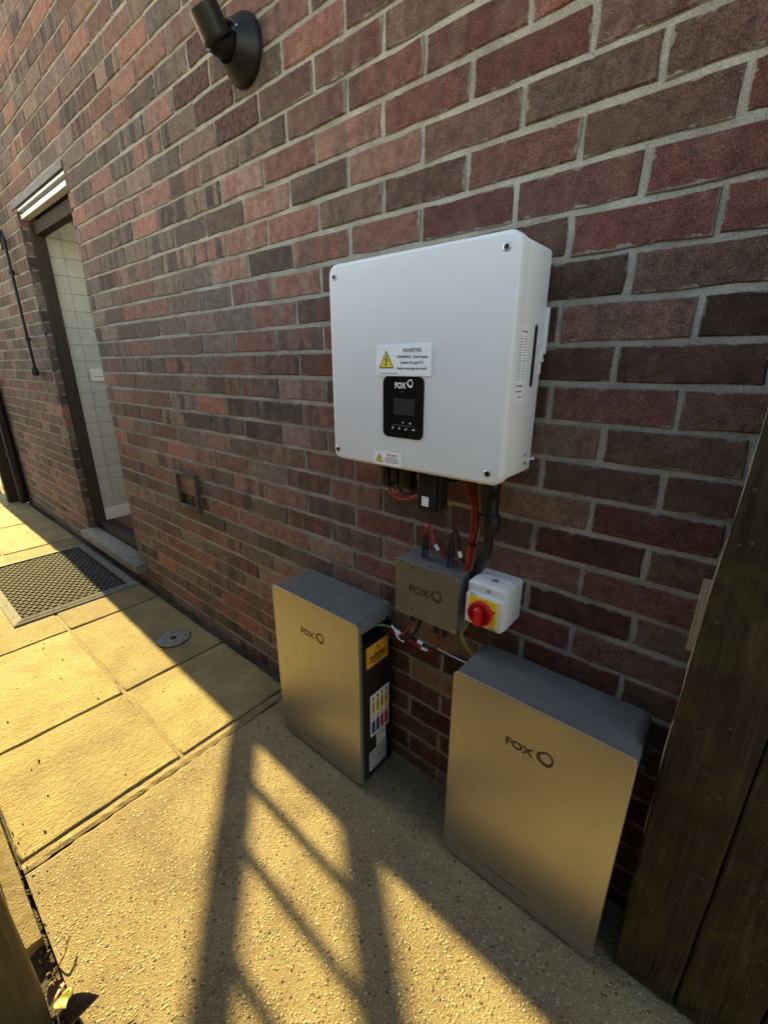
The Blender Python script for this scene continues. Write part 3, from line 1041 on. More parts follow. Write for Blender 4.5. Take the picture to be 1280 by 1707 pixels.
arrow(-0.395, 1.1475, 0.0026, True)
arrow(-0.3765, 1.1475, 0.0026, False)
poly("button_mark", 'front', [(-0.3615, 1.1475), (-0.3595, 1.1455), (-0.3555, 1.1505), (-0.3548, 1.1497), (-0.3595, 1.1435), (-0.3623, 1.1467)][::-1], w2 - 0.001, w2 + 0.0003, M['white_ink'], pan)
poly("button_mark", 'front', [(-0.342, 1.147), (-0.3385, 1.1445), (-0.3385, 1.1463), (-0.334, 1.1463), (-0.334, 1.1477), (-0.3385, 1.1477), (-0.3385, 1.1495)], w2 - 0.001, w2 + 0.0003, M['white_ink'], pan)


def hazard(u, v, s, w, parent, basis='front', fill=None, line=None):
    """triangle warning mark with a lightning bolt"""
    fill = fill or M['yellow']
    line = line or M['black_ink']
    poly("triangle_border", basis, [(u - s, v - s * 0.82), (u + s, v - s * 0.82), (u, v + s * 0.95)], w - 0.0004, w + 0.0001, line, parent)
    k = 0.83
    poly("triangle_fill", basis, [(u - s * k, v - s * 0.72), (u + s * k, v - s * 0.72), (u, v + s * 0.74)], w - 0.0003, w + 0.00025, fill, parent)
    b = [(0.06, 0.48), (-0.2, -0.05), (0.04, -0.05), (-0.1, -0.38), (-0.2, -0.36), (-0.06, -0.62), (0.08, -0.4), (-0.01, -0.4), (0.24, 0.08), (-0.02, 0.08), (0.18, 0.48)]
    mb = MB()
    mb.loft([[bas(basis, u + s * a, v + s * c_, w - 0.0002) for a, c_ in b], [bas(basis, u + s * a, v + s * c_, w + 0.0004) for a, c_ in b]])
    return mb.build("lightning_bolt", line, parent)


wl = plate("warning_label", 'front', -0.4415, -0.3005, 1.2575, 1.319, 0.001, W - 0.001, W + 0.0026, 0, M['sticker'], inv)
wf = W + 0.0027
hazard(-0.4135, 1.2895, 0.0205, wf, wl)
text("INVERTER", 'front', -0.3455, 1.3075, wf, 0.0105, M['black_ink'], wl, 'CENTER', 0.00012)
text("WARNING - Dual Supply", 'front', -0.3455, 1.2955, wf, 0.0074, M['black_ink'], wl, 'CENTER', 0.0001)
text("Isolate AC and DC", 'front', -0.3455, 1.2843, wf, 0.0074, M['black_ink'], wl, 'CENTER', 0.0001)
plate("underline", 'front', -0.3448, -0.3325, 1.2803, 1.2809, 0.0001, wf - 0.0004, wf + 0.0001, 0, M['black_ink'], wl)
text("before carrying out work", 'front', -0.3455, 1.2728, wf, 0.0074, M['black_ink'], wl, 'CENTER', 0.0001)
text("Place on inverter front cover", 'front', -0.4345, 1.2625, wf, 0.0044, M['grey_ink'], wl)
cl = plate("caution_label", 'front', -0.452, -0.372, 1.0595, 1.0895, 0.0008, W - 0.008, W + 0.0008, 0, M['sticker'], inv)
cf = W + 0.0009
hazard(-0.4355, 1.0745, 0.0112, cf, cl)
text("DO NOT", 'front', -0.398, 1.0833, cf, 0.0078, M['red_ink'], cl, 'CENTER', 0.00012)
bars("small_print", 'front', [(-0.416, -0.385, 1.0765, 0.0016), (-0.418, -0.379, 1.0718, 0.0016), (-0.418, -0.377, 1.0672, 0.0016)], cf - 0.0003, cf + 0.0001, M['black_ink'], cl)
# right side: rating plate, grip slot, locking hook
RX = IX1 - 0.003
rp = plate("rating_plate", 'right', -0.138, -0.0925, 1.212, 1.345, 0.0005, RX - 0.0004, RX + 0.0006, 0, M['sticker'], inv)
ring("emblem", 'right', -0.128, 1.337, 0.0035, 0.0042, 0.3, RX + 0.0003, RX + 0.0008, M['grey_ink'], rp)
rows = [(-0.12, -0.097, 1.337, 0.003)]
for i in range(17):
    z_ = 1.329 - i * 0.0047
    rows += [(-0.134, -0.134 + 0.022 * (0.6 + 0.4 * ((i * 7) % 5) / 5), z_, 0.0016), (-0.108, -0.108 + 0.012 * (0.5 + 0.5 * ((i * 3) % 4) / 4), z_, 0.0016)]
rows += [(-0.134, -0.1, 1.242, 0.004), (-0.134, -0.102, 1.232, 0.0028), (-0.118, -0.1, 1.222, 0.0028)]
bars("small_print", 'right', rows, RX + 0.0003, RX + 0.0008, M['grey_ink'], rp)
plate("grip_slot", 'right', -0.068, -0.054, 1.238, 1.352, 0.0069, RX - 0.004, RX + 0.0008, 0, M['black_plastic'], inv)
plate("slot_rim", 'right', -0.0705, -0.0515, 1.2355, 1.3545, 0.0094, RX - 0.004, RX + 0.0004, 0.0003, M['white_paint'], inv)
bars("serial_mark", 'right', [(-0.148, -0.139, 1.197, 0.003), (-0.148, -0.139, 1.1925, 0.003), (-0.149, -0.14, 1.188, 0.003)], RX - 0.0004, RX + 0.0005, M['grey_ink'], inv)
hk = plate("lock_hook", 'right', -0.021, -0.013, 1.30, 1.385, 0.002, RX - 0.006, RX + 0.006, 0.001, M['white_paint'], inv)
plate("hook_tab", 'right', -0.03, -0.02, 1.285, 1.306, 0.002, RX - 0.006, RX + 0.006, 0.001, M['white_paint'], hk)
plate("hook_tab", 'right', -0.031, -0.026, 1.262, 1.284, 0.001, RX - 0.004, RX + 0.004, 0.001, M['white_paint'], hk)
MB().lathe((RX + 0.005, -0.024, 1.296), (1, 0, 0), [(0, 0.0035), (0.004, 0.0035)], 12).build("hook_screw", M['dark_steel'], hk, smooth=True)
MB().lathe((RX - 0.002, -0.05, 1.09), (1, 0.5, 0.3), [(0, 0.0022), (0.017, 0.0022), (0.017, 0.0034), (0.021, 0.0034)], 10).build("earth_screw", M['white_paint'], inv, smooth=True)
MB().lathe((RX - 0.002, -0.05, 1.084), (1, 0, 0), [(0, 0.0035), (0.003, 0.0035)], 10).build("earth_nut", M['dark_steel'], inv, smooth=True)
MB().lathe((RX - 0.002, -0.052, 1.102), (1, 0, 0), [(0, 0.0025), (0.0025, 0.0025)], 10).build("earth_nut", M['dark_steel'], inv, smooth=True)
# sockets under the inverter
for (a, b, zb, n_) in ((-0.486, -0.462, 0.985, "socket_plug"), (-0.455, -0.434, 1.0, "socket_plug"), (-0.428, -0.392, 0.99, "socket_plug")):
    MB().box(a, b, -0.098, -0.062, zb, IZ0 + 0.012).build(n_, M['black_plastic'], inv, bevel=0.003)
MB().box(-0.382, -0.372, -0.09, -0.062, 1.012, IZ0 + 0.012).build("socket_cap", M['flap'], inv, bevel=0.002)
MB().box(-0.27, -0.245, -0.095, -0.05, 1.035, IZ0 + 0.012).build("socket_plug", M['black_plastic'], inv, bevel=0.003)

# dongle
don = root("data_logger_stick", "black data logger stick with white sticker plugged under the inverter", "data logger", (-0.33, -0.11, 0.95))
plate("stick_body", 'front', -0.356, -0.306, 0.953, 1.05, 0.005, 0.075, 0.122, 0.004, M['black_plastic'], don)
plate("stick_side", 'front', -0.3065, -0.297, 0.957, 1.05, 0.004, 0.08, 0.115, 0.003, M['black_plastic'], don)
st_ = plate("sticker", 'front', -0.341, -0.322, 0.966, 0.989, 0.0008, 0.1215, 0.1224, 0, M['sticker'], don)
bars("small_print", 'front', [(-0.338, -0.326, 0.985, 0.0012), (-0.338, -0.325, 0.97, 0.0012)], 0.122, 0.1226, M['grey_ink'], st_)


def cable(name, pts, r, mat, label, ties=(), cat="cable", n=8):
    off = Vector(pts[0])
    o = MB().tube(pts, r, n).build(name, mat, None, smooth=True, angle=80, off=off, label=label, cat=cat)
    for (a, b, mt, rt) in ties:
        MB().tube([a, [(a[k] + b[k]) / 2 for k in range(3)], b], rt, 10, 2).build("marker_sleeve", mt, o, smooth=True, off=off)
    return o


cable("red_cable", [(-0.474, -0.08, 0.99), (-0.466, -0.088, 0.975), (-0.437, -0.092, 0.960), (-0.401, -0.092, 0.962), (-0.372, -0.085, 0.978), (-0.35, -0.07, 0.998)], 0.0034, M['red_cable'], "thick red cable looping beneath the left end of the inverter")
cable("red_cable", [(-0.470, -0.072, 0.99), (-0.462, -0.08, 0.981), (-0.435, -0.083, 0.969), (-0.401, -0.083, 0.972), (-0.372, -0.078, 0.986), (-0.35, -0.065, 1.003)], 0.0028, M['red_cable'], "second red cable just above the looped one under the inverter")
cable("black_cable", [(-0.445, -0.08, 1.0), (-0.437, -0.088, 0.985), (-0.415, -0.092, 0.975), (-0.385, -0.09, 0.985), (-0.36, -0.075, 1.004)], 0.0036, M['black_plastic'], "black cable loop under the inverter left of the data stick")
cable("black_cable", [(-0.412, -0.075, 0.992), (-0.40, -0.08, 0.984), (-0.375, -0.078, 0.995), (-0.35, -0.06, 1.01), (-0.29, -0.06, 1.022), (-0.262, -0.07, 1.036)], 0.003, M['black_plastic'], "thin black cable running behind the data stick under the inverter")
cable("red_cable", [(-0.258, -0.065, 1.037), (-0.2535, -0.06, 1.01), (-0.243, -0.058, 0.975), (-0.239, -0.058, 0.932), (-0.2415, -0.058, 0.885), (-0.248, -0.058, 0.821), (-0.251, -0.055, 0.78)], 0.004, M['red_cable'], "long red cable dropping from inverter behind the grey junction box")
cable("red_cable", [(-0.252, -0.055, 1.037), (-0.246, -0.05, 1.0), (-0.236, -0.05, 0.96), (-0.233, -0.05, 0.92), (-0.237, -0.05, 0.87), (-0.244, -0.05, 0.80)], 0.0032, M['red_cable'], "thinner red cable hidden beside the long dropping one")
cable("black_cable", [(-0.245, -0.05, 1.037), (-0.236, -0.045, 1.0), (-0.229, -0.045, 0.95), (-0.229, -0.045, 0.9), (-0.236, -0.045, 0.84), (-0.243, -0.045, 0.78)], 0.004, M['black_plastic'], "long black cable dropping between red and yellow cables")
cable("earth_cable", [(-0.236, -0.05, 1.03), (-0.230, -0.05, 0.985), (-0.2245, -0.05, 0.947), (-0.226, -0.05, 0.902), (-0.231, -0.05, 0.855), (-0.236, -0.05, 0.80)], 0.0026, M['earth_cable'], "yellow and green earth cable hanging beside the black gland")
tie = MB()
tie.lathe((-0.2385, -0.052, 0.872), (0.05, 0, 1), [(-0.0015, 0.0125), (0.0015, 0.0125)], 14)
tie.build("cable_tie", M['black_plastic'], None, off=Vector((-0.2385, -0.052, 0.872)), label="black cable tie round the dropping red and yellow cables", cat="cable tie")

gl = root("cable_gland", "fat black cable gland under the right corner of the inverter", "cable gland", (-0.187, -0.08, 0.925))
MB().lathe((-0.187, -0.08, 1.062), (0, 0, -1), [(0, 0.0185), (0.028, 0.0188), (0.03, 0.0198), (0.033, 0.0188), (0.068, 0.0185), (0.098, 0.019)], 24).build("gland_body", M['black_plastic'], gl, smooth=True)
MB().lathe((-0.187, -0.08, 0.966), (0, 0, -1), [(0, 0.0235), (0.02, 0.0238), (0.034, 0.0215), (0.041, 0.016)], 10).build("gland_nut", M['black_plastic'], gl)
MB().box(-0.172, -0.166, -0.1, -0.086, 1.01, 1.02).build("gland_catch", M['black_plastic'], gl)
cable("supply_cable", [(-0.187, -0.08, 0.945), (-0.1875, -0.078, 0.91), (-0.192, -0.066, 0.88), (-0.204, -0.053, 0.85), (-0.222, -0.045, 0.82), (-0.235, -0.04, 0.78)], 0.0115, M['black_plastic'], "thick grey black supply cable curving from the gland to the wall", n=14)

# ================================================================== junction box
jb = root("junction_box", "grey metal junction box with dark logo between inverter and batteries", "junction box", (-0.3375, -0.06, 0.64))
JX0, JX1, JZ0, JZ1 = -0.434, -0.240, 0.641, 0.799
plate("box_body", 'front', JX0 + 0.002, JX1 - 0.002, JZ0 + 0.001, JZ1 - 0.001, 0.004, 0.004, 0.094, 0.001, M['shell'], jb)
M['lid'] = plain("grey_box_lid", (0.175, 0.17, 0.158), 0.45, 0.6, 0.06, 30, 0.0001, 800)
lid = plate("lid", 'front', JX0, JX1, JZ0, JZ1, 0.005, 0.0945, 0.101, 0.0015, M['lid'], jb)
plate("side_label", 'right', -0.085, -0.045, 0.70, 0.75, 0.002, JX1 - 0.0025, JX1 - 0.001, 0, M['grey_cover'], jb)
for q in ((JX0 + 0.0075, JZ1 - 0.008), (JX1 - 0.0075, JZ1 - 0.008), (JX0 + 0.0075, JZ0 + 0.008), (JX1 - 0.0075, JZ0 + 0.008)):
    MB().lathe((q[0], -0.1005, q[1]), (0, -1, 0), [(0, 0.0034), (0.0013, 0.003)], 12).build("screw", M['steel'], lid, smooth=True)
text("FOX", 'front', -0.3885, 0.7225, 0.1012, 0.029, M['bronze_ink'], lid, bold=0.0011, sx=1.08)
ring("emblem", 'front', -0.303, 0.727, 0.0165, 0.0165, 0.36, 0.1005, 0.1013, M['bronze_ink'], lid, 0.12, R(60))
text("ESS", 'front', -0.349, 0.7005, 0.1012, 0.0075, M['grey_ink'], lid, spacing=1.6)
for (u_, v_, s_) in ((-0.378, 0.784, '+'), (-0.335, 0.784, '-'), (-0.287, 0.784, '-'), (-0.378, 0.661, '+'), (-0.335, 0.656, '-'), (-0.287, 0.650, '-')):
    text(s_, 'front', u_, v_, 0.1012, 0.011, M['bronze_ink'], lid, 'CENTER', 0.0006, sx=1.3, name='polarity_mark')
for (x_, y_) in ((-0.370, -0.06), (-0.291, -0.065)):
    pg = MB().lathe((x_, y_, JZ1 - 0.002), (0, 0, 1), [(0, 0.0125), (0.004, 0.0125), (0.005, 0.0098), (0.03, 0.0085)], 16).build("plug_socket", M['blue_plastic'], jb, smooth=True)
    MB().lathe((x_, y_, JZ1), (0, 0, 1), [(0, 0.0132), (0.003, 0.0132)], 16).build("socket_ring", M['steel'], pg, smooth=True)
    MB().lathe((x_, y_, JZ1 + 0.027), (0, 0, 1), [(0, 0.0092), (0.02, 0.009), (0.034, 0.0075), (0.042, 0.006)], 12).build("plug", M['black_plastic'], jb, smooth=True)
for (x_, h_) in ((-0.402, 0.045), (-0.378, 0.04), (-0.325, 0.05), (-0.298, 0.05)):
    MB().lathe((x_, -0.06, JZ0 + 0.003), (0, 0, -1), [(0, 0.010), (0.012, 0.010), (0.013, 0.0082), (h_, 0.0075)], 12).build("plug", M['black_plastic'], jb, smooth=True)
MB().lathe((-0.28, -0.05, JZ0 + 0.003), (0, 0, -1), [(0, 0.009), (0.028, 0.0085)], 12).build("plug", M['blue_plastic'], jb, smooth=True)
cable("red_jumper", [(-0.370, -0.06, 0.862), (-0.3675, -0.06, 0.884), (-0.358, -0.062, 0.896), (-0.348, -0.064, 0.884), (-0.341, -0.064, 0.855), (-0.327, -0.058, 0.832), (-0.305, -0.05, 0.818), (-0.28, -0.04, 0.806)], 0.0034, M['red_cable'],
      "short red jumper cable arching out of the junction box top", [((-0.3365, -0.063, 0.848), (-0.3285, -0.0595, 0.834), M['sticker'], 0.0044)])
cable("black_jumper", [(-0.291, -0.065, 0.862), (-0.288, -0.065, 0.888), (-0.279, -0.065, 0.901), (-0.2695, -0.065, 0.885), (-0.266, -0.064, 0.855), (-0.263, -0.06, 0.833), (-0.252, -0.05, 0.815), (-0.245, -0.04, 0.79)], 0.0036, M['black_plastic'],
      "short black jumper cable arching out of the junction box top", [((-0.2655, -0.0645, 0.850), (-0.2635, -0.061, 0.834), M['sticker'], 0.0046)])

# ================================================================== isolator switch
sw_ = root("isolator_switch", "small white isolator with red rotary knob on yellow plate", "isolator switch", (-0.1745, -0.05, 0.69))
SX0, SX1, SZ0, SZ1 = -0.225, -0.124, 0.688, 0.797
plate("base", 'front', SX0, SX1, SZ0, SZ1, 0.010, 0.004, 0.088, 0.006, M['white_plastic'], sw_)
plate("raised_face", 'front', SX0 + 0.003, SX1 - 0.003, SZ0 + 0.003, SZ1 - 0.026, 0.006, 0.082, 0.0985, 0.003, M['white_plastic'], sw_)
MB().lathe((-0.170, -0.0875, 0.784), (0, -1, 0), [(0, 0.0042), (0.002, 0.0042), (0.0025, 0.003)], 14).build("lid_screw", M['steel'], sw_, smooth=True)
MB().box(-0.178, -0.163, -0.06, -0.05, 0.7965, 0.799).build("top_notch", M['grey_ink'], sw_)
MB().box(SX0 + 0.012, SX1 - 0.012, -0.046, -0.02, 0.7965, 0.8).build("top_rib", M['white_plastic'], sw_, bevel=0.0015)
yp = plate("yellow_plate", 'front', -0.2105, -0.1415, 0.700, 0.7665, 0.002, 0.0975, 0.101, 0.0008, M['switch_yellow'], sw_)
text("SCL", 'front', -0.2115, 0.7705, 0.0987, 0.0085, M['black_ink'], sw_, sx=1.3)
text("MAIN", 'front', -0.1575, 0.6965, 0.0987, 0.006, M['black_ink'], sw_, sx=1.2)
text("0", 'front', -0.1475, 0.7415, 0.1012, 0.010, M['black_ink'], yp, 'CENTER', 0.0004)
text("I", 'front', -0.169, 0.7635, 0.1012, 0.007, M['black_ink'], yp, 'CENTER', 0.0003)
kn = MB().lathe((-0.1785, -0.1005, 0.7305), (0, -1, 0), [(0, 0.030), (0.010, 0.0305), (0.013, 0.0295), (0.0135, 0.0275), (0.0125, 0.0255), (0.004, 0.0235), (0.003, 0.0)], 36, True, False).build("rotary_knob", M['red_plastic'], sw_, smooth=True)
hp = [[(-0.1785 + a, -0.104 - d, 0.7305 + b) for a, b in [(c_[0] * k, c_[1] * k) for c_ in ((-0.0075, -0.026), (0.0075, -0.026), (0.0075, 0.016), (0.0, 0.024), (-0.0075, 0.016))]] for d, k in ((0, 1.0), (0.018, 0.97), (0.0215, 0.8))]
MB().loft(hp).build("knob_grip", M['red_plastic'], kn)

for i, (dx, lab) in enumerate(((0.0, "yellowish wire looping out under the white isolator"), (0.008, "second yellowish wire just right of the loop below the isolator"))):
    cable("earth_wire", [(-0.238 + dx, -0.05, 0.70), (-0.243 + dx, -0.058, 0.65), (-0.250 + dx * 0.4, -0.06, 0.625), (-0.245 + dx, -0.06, 0.602), (-0.226 + dx, -0.06, 0.580), (-0.205 + dx, -0.06, 0.565)], 0.0024, M['earth_cable'], lab)


# ================================================================== batteries
def battery(x0, yb, yf, label, first):
    x1 = x0 + 0.387
    h = 0.602
    b = root("battery", label, "battery", ((x0 + x1) / 2, (yb + yf) / 2, 0.0), "two floor standing batteries under the inverter")
    d0, d1 = -yb, -yf
    # casing with open connector bay at the top right
    cs = MB()
    cs.box(x0 + 0.004, x1 - 0.004, yf + 0.004, yb, 0.014, 0.512)
    cs.box(x0 + 0.004, x1 - 0.075, yf + 0.004, yb, 0.513, h - 0.022)
    cs.box(x1 - 0.074, x1 - 0.004, yf + 0.004, yf + 0.016, 0.513, h - 0.022)
    cs.box(x1 - 0.074, x1 - 0.004, yb - 0.012, yb, 0.513, h - 0.022)
    cs.build("casing", M['black_metal'], b)
    # grey top shell: rounded cross-section run front to back
    r = 0.022
    prof = []
    for q in range(9):
        t = R(180 - 90 * q / 8)
        prof.append((x0 + r + r * math.cos(t), h - r + r * math.sin(t)))
    for q in range(9):
        t = R(90 - 90 * q / 8)
        prof.append((x1 - r + r * math.cos(t), h - r + r * math.sin(t)))
    prof = [(x0, h - 0.034)] + prof + [(x1, h - 0.034), (x1 - 0.0035, h - 0.034)]
    inner = []
    r2 = r - 0.0035
    for q in range(9):
        t = R(0 + 90 * q / 8)
        inner.append((x1 - r + r2 * math.cos(t), h - r + r2 * math.sin(t)))
    for q in range(9):
        t = R(90 + 90 * q / 8)
        inner.append((x0 + r + r2 * math.cos(t), h - r + r2 * math.sin(t)))
    inner += [(x0 + 0.0035, h - 0.034)]
    prof += inner
    mb = MB()
    mb.loft([[(a, yf + 0.004, c_) for a, c_ in prof], [(a, yb, c_) for a, c_ in prof]])
    mb.build("top_shell", M['shell'], b, smooth=True, angle=40)
    # side strips of the shell
    for (a, c_) in ((x0 - 0.0005, x0 + 0.004), (x1 - 0.004, x1 + 0.0005)):
        MB().box(a, c_, yf + 0.0035, yf + 0.0125, 0.016, h - 0.035).build("edge_strip", M['shell'], b)
    fp = plate("front_panel", 'front', x0, x1, 0.014, h, 0.016, d1 - 0.0035, d1, 0.0012, M['champagne'], b)
    for xx in (x0 + 0.05, x1 - 0.05):
        MB().box(xx - 0.03, xx + 0.03, yf + 0.02, yb - 0.01, 0.001, 0.0145).build("foot", M['black_plastic'], b)
    lw = d1 + 0.0002
    u0 = x0 + 0.136 if first else x0 + 0.140
    text("FOX", 'front', u0, 0.4855, lw, 0.0285, M['bronze_ink'], fp, bold=0.0011, sx=1.1)
    ring("emblem", 'front', u0 + 0.0895, 0.4915, 0.0185, 0.0185, 0.36, lw - 0.0006, lw + 0.0001, M['bronze_ink'], fp, 0.12, R(60))
    text("ESS", 'front', u0 + 0.042, 0.4635, lw, 0.0085, M['grey_ink'], fp, spacing=1.7)
    bars("small_print", 'front', [(x0 + 0.12, x0 + 0.235, 0.062, 0.0035)], lw - 0.0006, lw + 0.00005, M['bronze_ink'], fp)
    for i in range(4):
        MB().lathe((x1 - 0.07, yf + 0.04 + 0.022 * i, 0.555), (1, 0, 0), [(0, 0.008), (0.03, 0.008), (0.031, 0.006), (0.045 + (0 if first else 0.035), 0.006)], 10).build("bay_connector", M['black_plastic'], b, smooth=True)
    MB().box(x1 - 0.0745, x1 - 0.0735, yf + 0.0165, yb - 0.0125, 0.5135, h - 0.024).build("bay_back", M['black_plastic'], b)
    return b, x0, x1


b1, bx0, bx1 = battery(-0.882, -0.03, -0.186, "champagne battery with amber warning label and stickers on its black side", True)
b2, cx0, cx1 = battery(-0.202, -0.028, -0.172, "large nearer champagne battery standing beside the wooden gate", False)
# stickers on the side of the first battery
S = bx1 - 0.004
am = plate("warning_sticker", 'right', -0.150, -0.0525, 0.433, 0.5065, 0.001, S - 0.0005, S + 0.0006, 0, M['orange'], b1)
sf = S + 0.0007
hazard(-0.1, 0.485, 0.0165, sf, am, 'right', M['orange'])
text("WARNING", 'right', -0.1, 0.464, sf + 0.0003, 0.0155, M['black_ink'], am, 'CENTER', 0.0006)
bars("small_print", 'right', [(-0.137, -0.063, 0.4525, 0.0052), (-0.12, -0.08, 0.4425, 0.0045)], sf - 0.0004, sf + 0.0003, M['black_ink'], am)
hs = plate("hazard_chart", 'right', -0.136, -0.0475, 0.170, 0.328, 0.0008, S - 0.0005, S + 0.0006, 0, M['sticker'], b1)
for i in range(4):
    u_ = -0.130 + i * 0.0205
    poly("chart_symbol", 'right', [(u_, 0.3085), (u_ + 0.014, 0.3085), (u_ + 0.007, 0.322)], sf - 0.0004, sf + 0.0002, M['black_ink'], hs)
    plate("chart_block", 'right', u_ - 0.0005, u_ + 0.0155, 0.252, 0.304, 0.0005, sf - 0.0004, sf + 0.0001, 0, M['yellow'], hs)
    plate("chart_print", 'right', u_ + 0.004, u_ + 0.011, 0.262, 0.296, 0.0005, sf - 0.0004, sf + 0.0002, 0, M['grey_ink'], hs)
    MB().lathe((sf - 0.0004, u_ + 0.0075, 0.239), (1, 0, 0), [(0, 0.0075), (0.0006, 0.0075)], 14).build("chart_symbol", M['blue_ink'] if i < 2 else M['red_ink'], hs)
    MB().lathe((sf - 0.0004, u_ + 0.0075, 0.239), (1, 0, 0), [(0, 0.005), (0.0007, 0.005)], 14).build("chart_symbol", M['sticker'], hs)
    plate("chart_block", 'right', u_ - 0.0005, u_ + 0.0155, 0.178, 0.227, 0.0005, sf - 0.0004, sf + 0.0001, 0, M['blue_ink'] if i < 2 else M['red_ink'], hs)
ws = plate("rating_plate", 'right', -0.108, -0.063, 0.116, 0.166, 0.0006, S - 0.0005, S + 0.0005, 0, M['sticker'], b1)
text("WARNING", 'right', -0.086, 0.158, sf, 0.008, M['black_ink'], ws, 'CENTER', 0.0002)
bars("small_print", 'right', [(-0.104, -0.068, 0.148, 0.003), (-0.104, -0.08, 0.139, 0.003), (-0.104, -0.075, 0.13, 0.003), (-0.104, -0.07, 0.122, 0.003)], sf - 0.0004, sf + 0.0001, M['grey_ink'], ws)
gs = plate("rating_plate", 'right', -0.143, -0.0605, 0.036, 0.112, 0.0006, S - 0.0005, S + 0.0006, 0, M['grey_sticker'], b1)
bars("small_print", 'right', [(-0.138, -0.09, 0.1, 0.004), (-0.138, -0.07, 0.09, 0.003), (-0.138, -0.066, 0.082, 0.003), (-0.138, -0.075, 0.074, 0.003), (-0.138, -0.068, 0.066, 0.003), (-0.138, -0.11, 0.05, 0.006)], sf - 0.0004, sf + 0.0002, M['grey_ink'], gs)
for yv, zv in ((-0.162, 0.537), (-0.128, 0.521)):
    MB().lathe((S - 0.001, yv, zv - 0.012), (1, 0, 0), [(0, 0.003), (0.002, 0.0025)], 10).build("bay_screw", M['steel'], b1, smooth=True)

# loose battery leads
cable("green_wire", [(-0.56, -0.12, 0.556), (-0.52, -0.125, 0.563), (-0.488, -0.11, 0.572), (-0.468, -0.09, 0.566), (-0.44, -0.075, 0.555)], 0.003, M['green_cable'], "green wire leaving the open bay of the labelled battery")
cable("red_lead", [(-0.55, -0.08, 0.553), (-0.49, -0.08, 0.556), (-0.458, -0.08, 0.558), (-0.425, -0.08, 0.55), (-0.392, -0.075, 0.54), (-0.35, -0.07, 0.53), (-0.322, -0.065, 0.545), (-0.318, -0.06, 0.595)], 0.0036, M['red_cable'],
      "dark red battery lead drooping between battery and junction box", [((-0.362, -0.073, 0.532), (-0.342, -0.069, 0.532), M['sticker'], 0.0046), ((-0.448, -0.08, 0.556), (-0.43, -0.08, 0.551), M['sticker'], 0.0046)])
cable("red_lead", [(-0.54, -0.07, 0.545), (-0.48, -0.075, 0.545), (-0.445, -0.08, 0.541), (-0.42, -0.08, 0.555), (-0.403, -0.065, 0.585), (-0.402, -0.06, 0.61)], 0.0036, M['red_cable'], "second dark red lead rising to the junction box's left plug")
cable("black_lead", [(-0.55, -0.06, 0.56), (-0.48, -0.065, 0.575), (-0.45, -0.07, 0.568), (-0.40, -0.075, 0.556), (-0.35, -0.075, 0.548), (-0.30, -0.07, 0.546), (-0.25, -0.07, 0.556), (-0.19, -0.07, 0.56)], 0.0042, M['black_plastic'],
      "long black lead strung from the labelled battery to the nearer one", [((-0.372, -0.076, 0.552), (-0.356, -0.0755, 0.549), M['sticker'], 0.0052)])
cable("black_lead", [(-0.55, -0.09, 0.54), (-0.48, -0.09, 0.545), (-0.44, -0.09, 0.535), (-0.395, -0.085, 0.56), (-0.38, -0.065, 0.59), (-0.378, -0.06, 0.61)], 0.0042, M['black_plastic'],
      "black lead rising to the junction box's second plug")
cable("white_wire", [(-0.455, -0.09, 0.575), (-0.44, -0.092, 0.565), (-0.428, -0.092, 0.545), (-0.41, -0.09, 0.54)], 0.0022, M['sticker'], "short white wire tail beside the labelled battery's leads")
cable("grey_wire", [(-0.318, -0.065, 0.545), (-0.29, -0.075, 0.555), (-0.25, -0.08, 0.558), (-0.2, -0.085, 0.562)], 0.0018, M['grey_sticker'], "thin pale wire running along the long black lead")

# ================================================================== spotlight on the wall
spot = root("spotlight", "black adjustable spotlight on round base high on the brick wall", "spotlight", (-1.05, -0.0, 2.085))
MB().lathe((-1.05, -0.001, 2.087), (0, -1, 0), [(0, 0.078), (0.012, 0.078), (0.02, 0.074), (0.045, 0.052), (0.052, 0.049), (0.056, 0.046), (0.05, 0.040), (0.04, 0.038)], 40, True, True).build("base", M['black_plastic'], spot, smooth=True)
MB().lathe((-1.052, -0.03, 2.084), (-0.1, -1, 0.0), [(0, 0.030), (0.02, 0.034), (0.05, 0.034), (0.072, 0.03)], 24).build("swivel_joint", M['black_plastic'], spot, smooth=True)
hd = Vector((0.02, -0.56, 0.82)).normalized()
hb = Vector((-1.043, -0.088, 2.074))
MB().lathe(hb - hd * 0.004, hd, [(0, 0.03), (0.003, 0.0375), (0.008, 0.040), (0.011, 0.040), (0.0115, 0.038), (0.066, 0.038), (0.068, 0.0365), (0.067, 0.034), (0.045, 0.031), (0.045, 0.0)], 36, True, False).build("lamp_head", M['black_plastic'], spot, smooth=True)
MB().lathe((-1.005, -0.052, 2.102), (0.6, -1, 0.3), [(0, 0.003), (0.006, 0.003)], 10).build("joint_screw", M['steel'], spot, smooth=True)

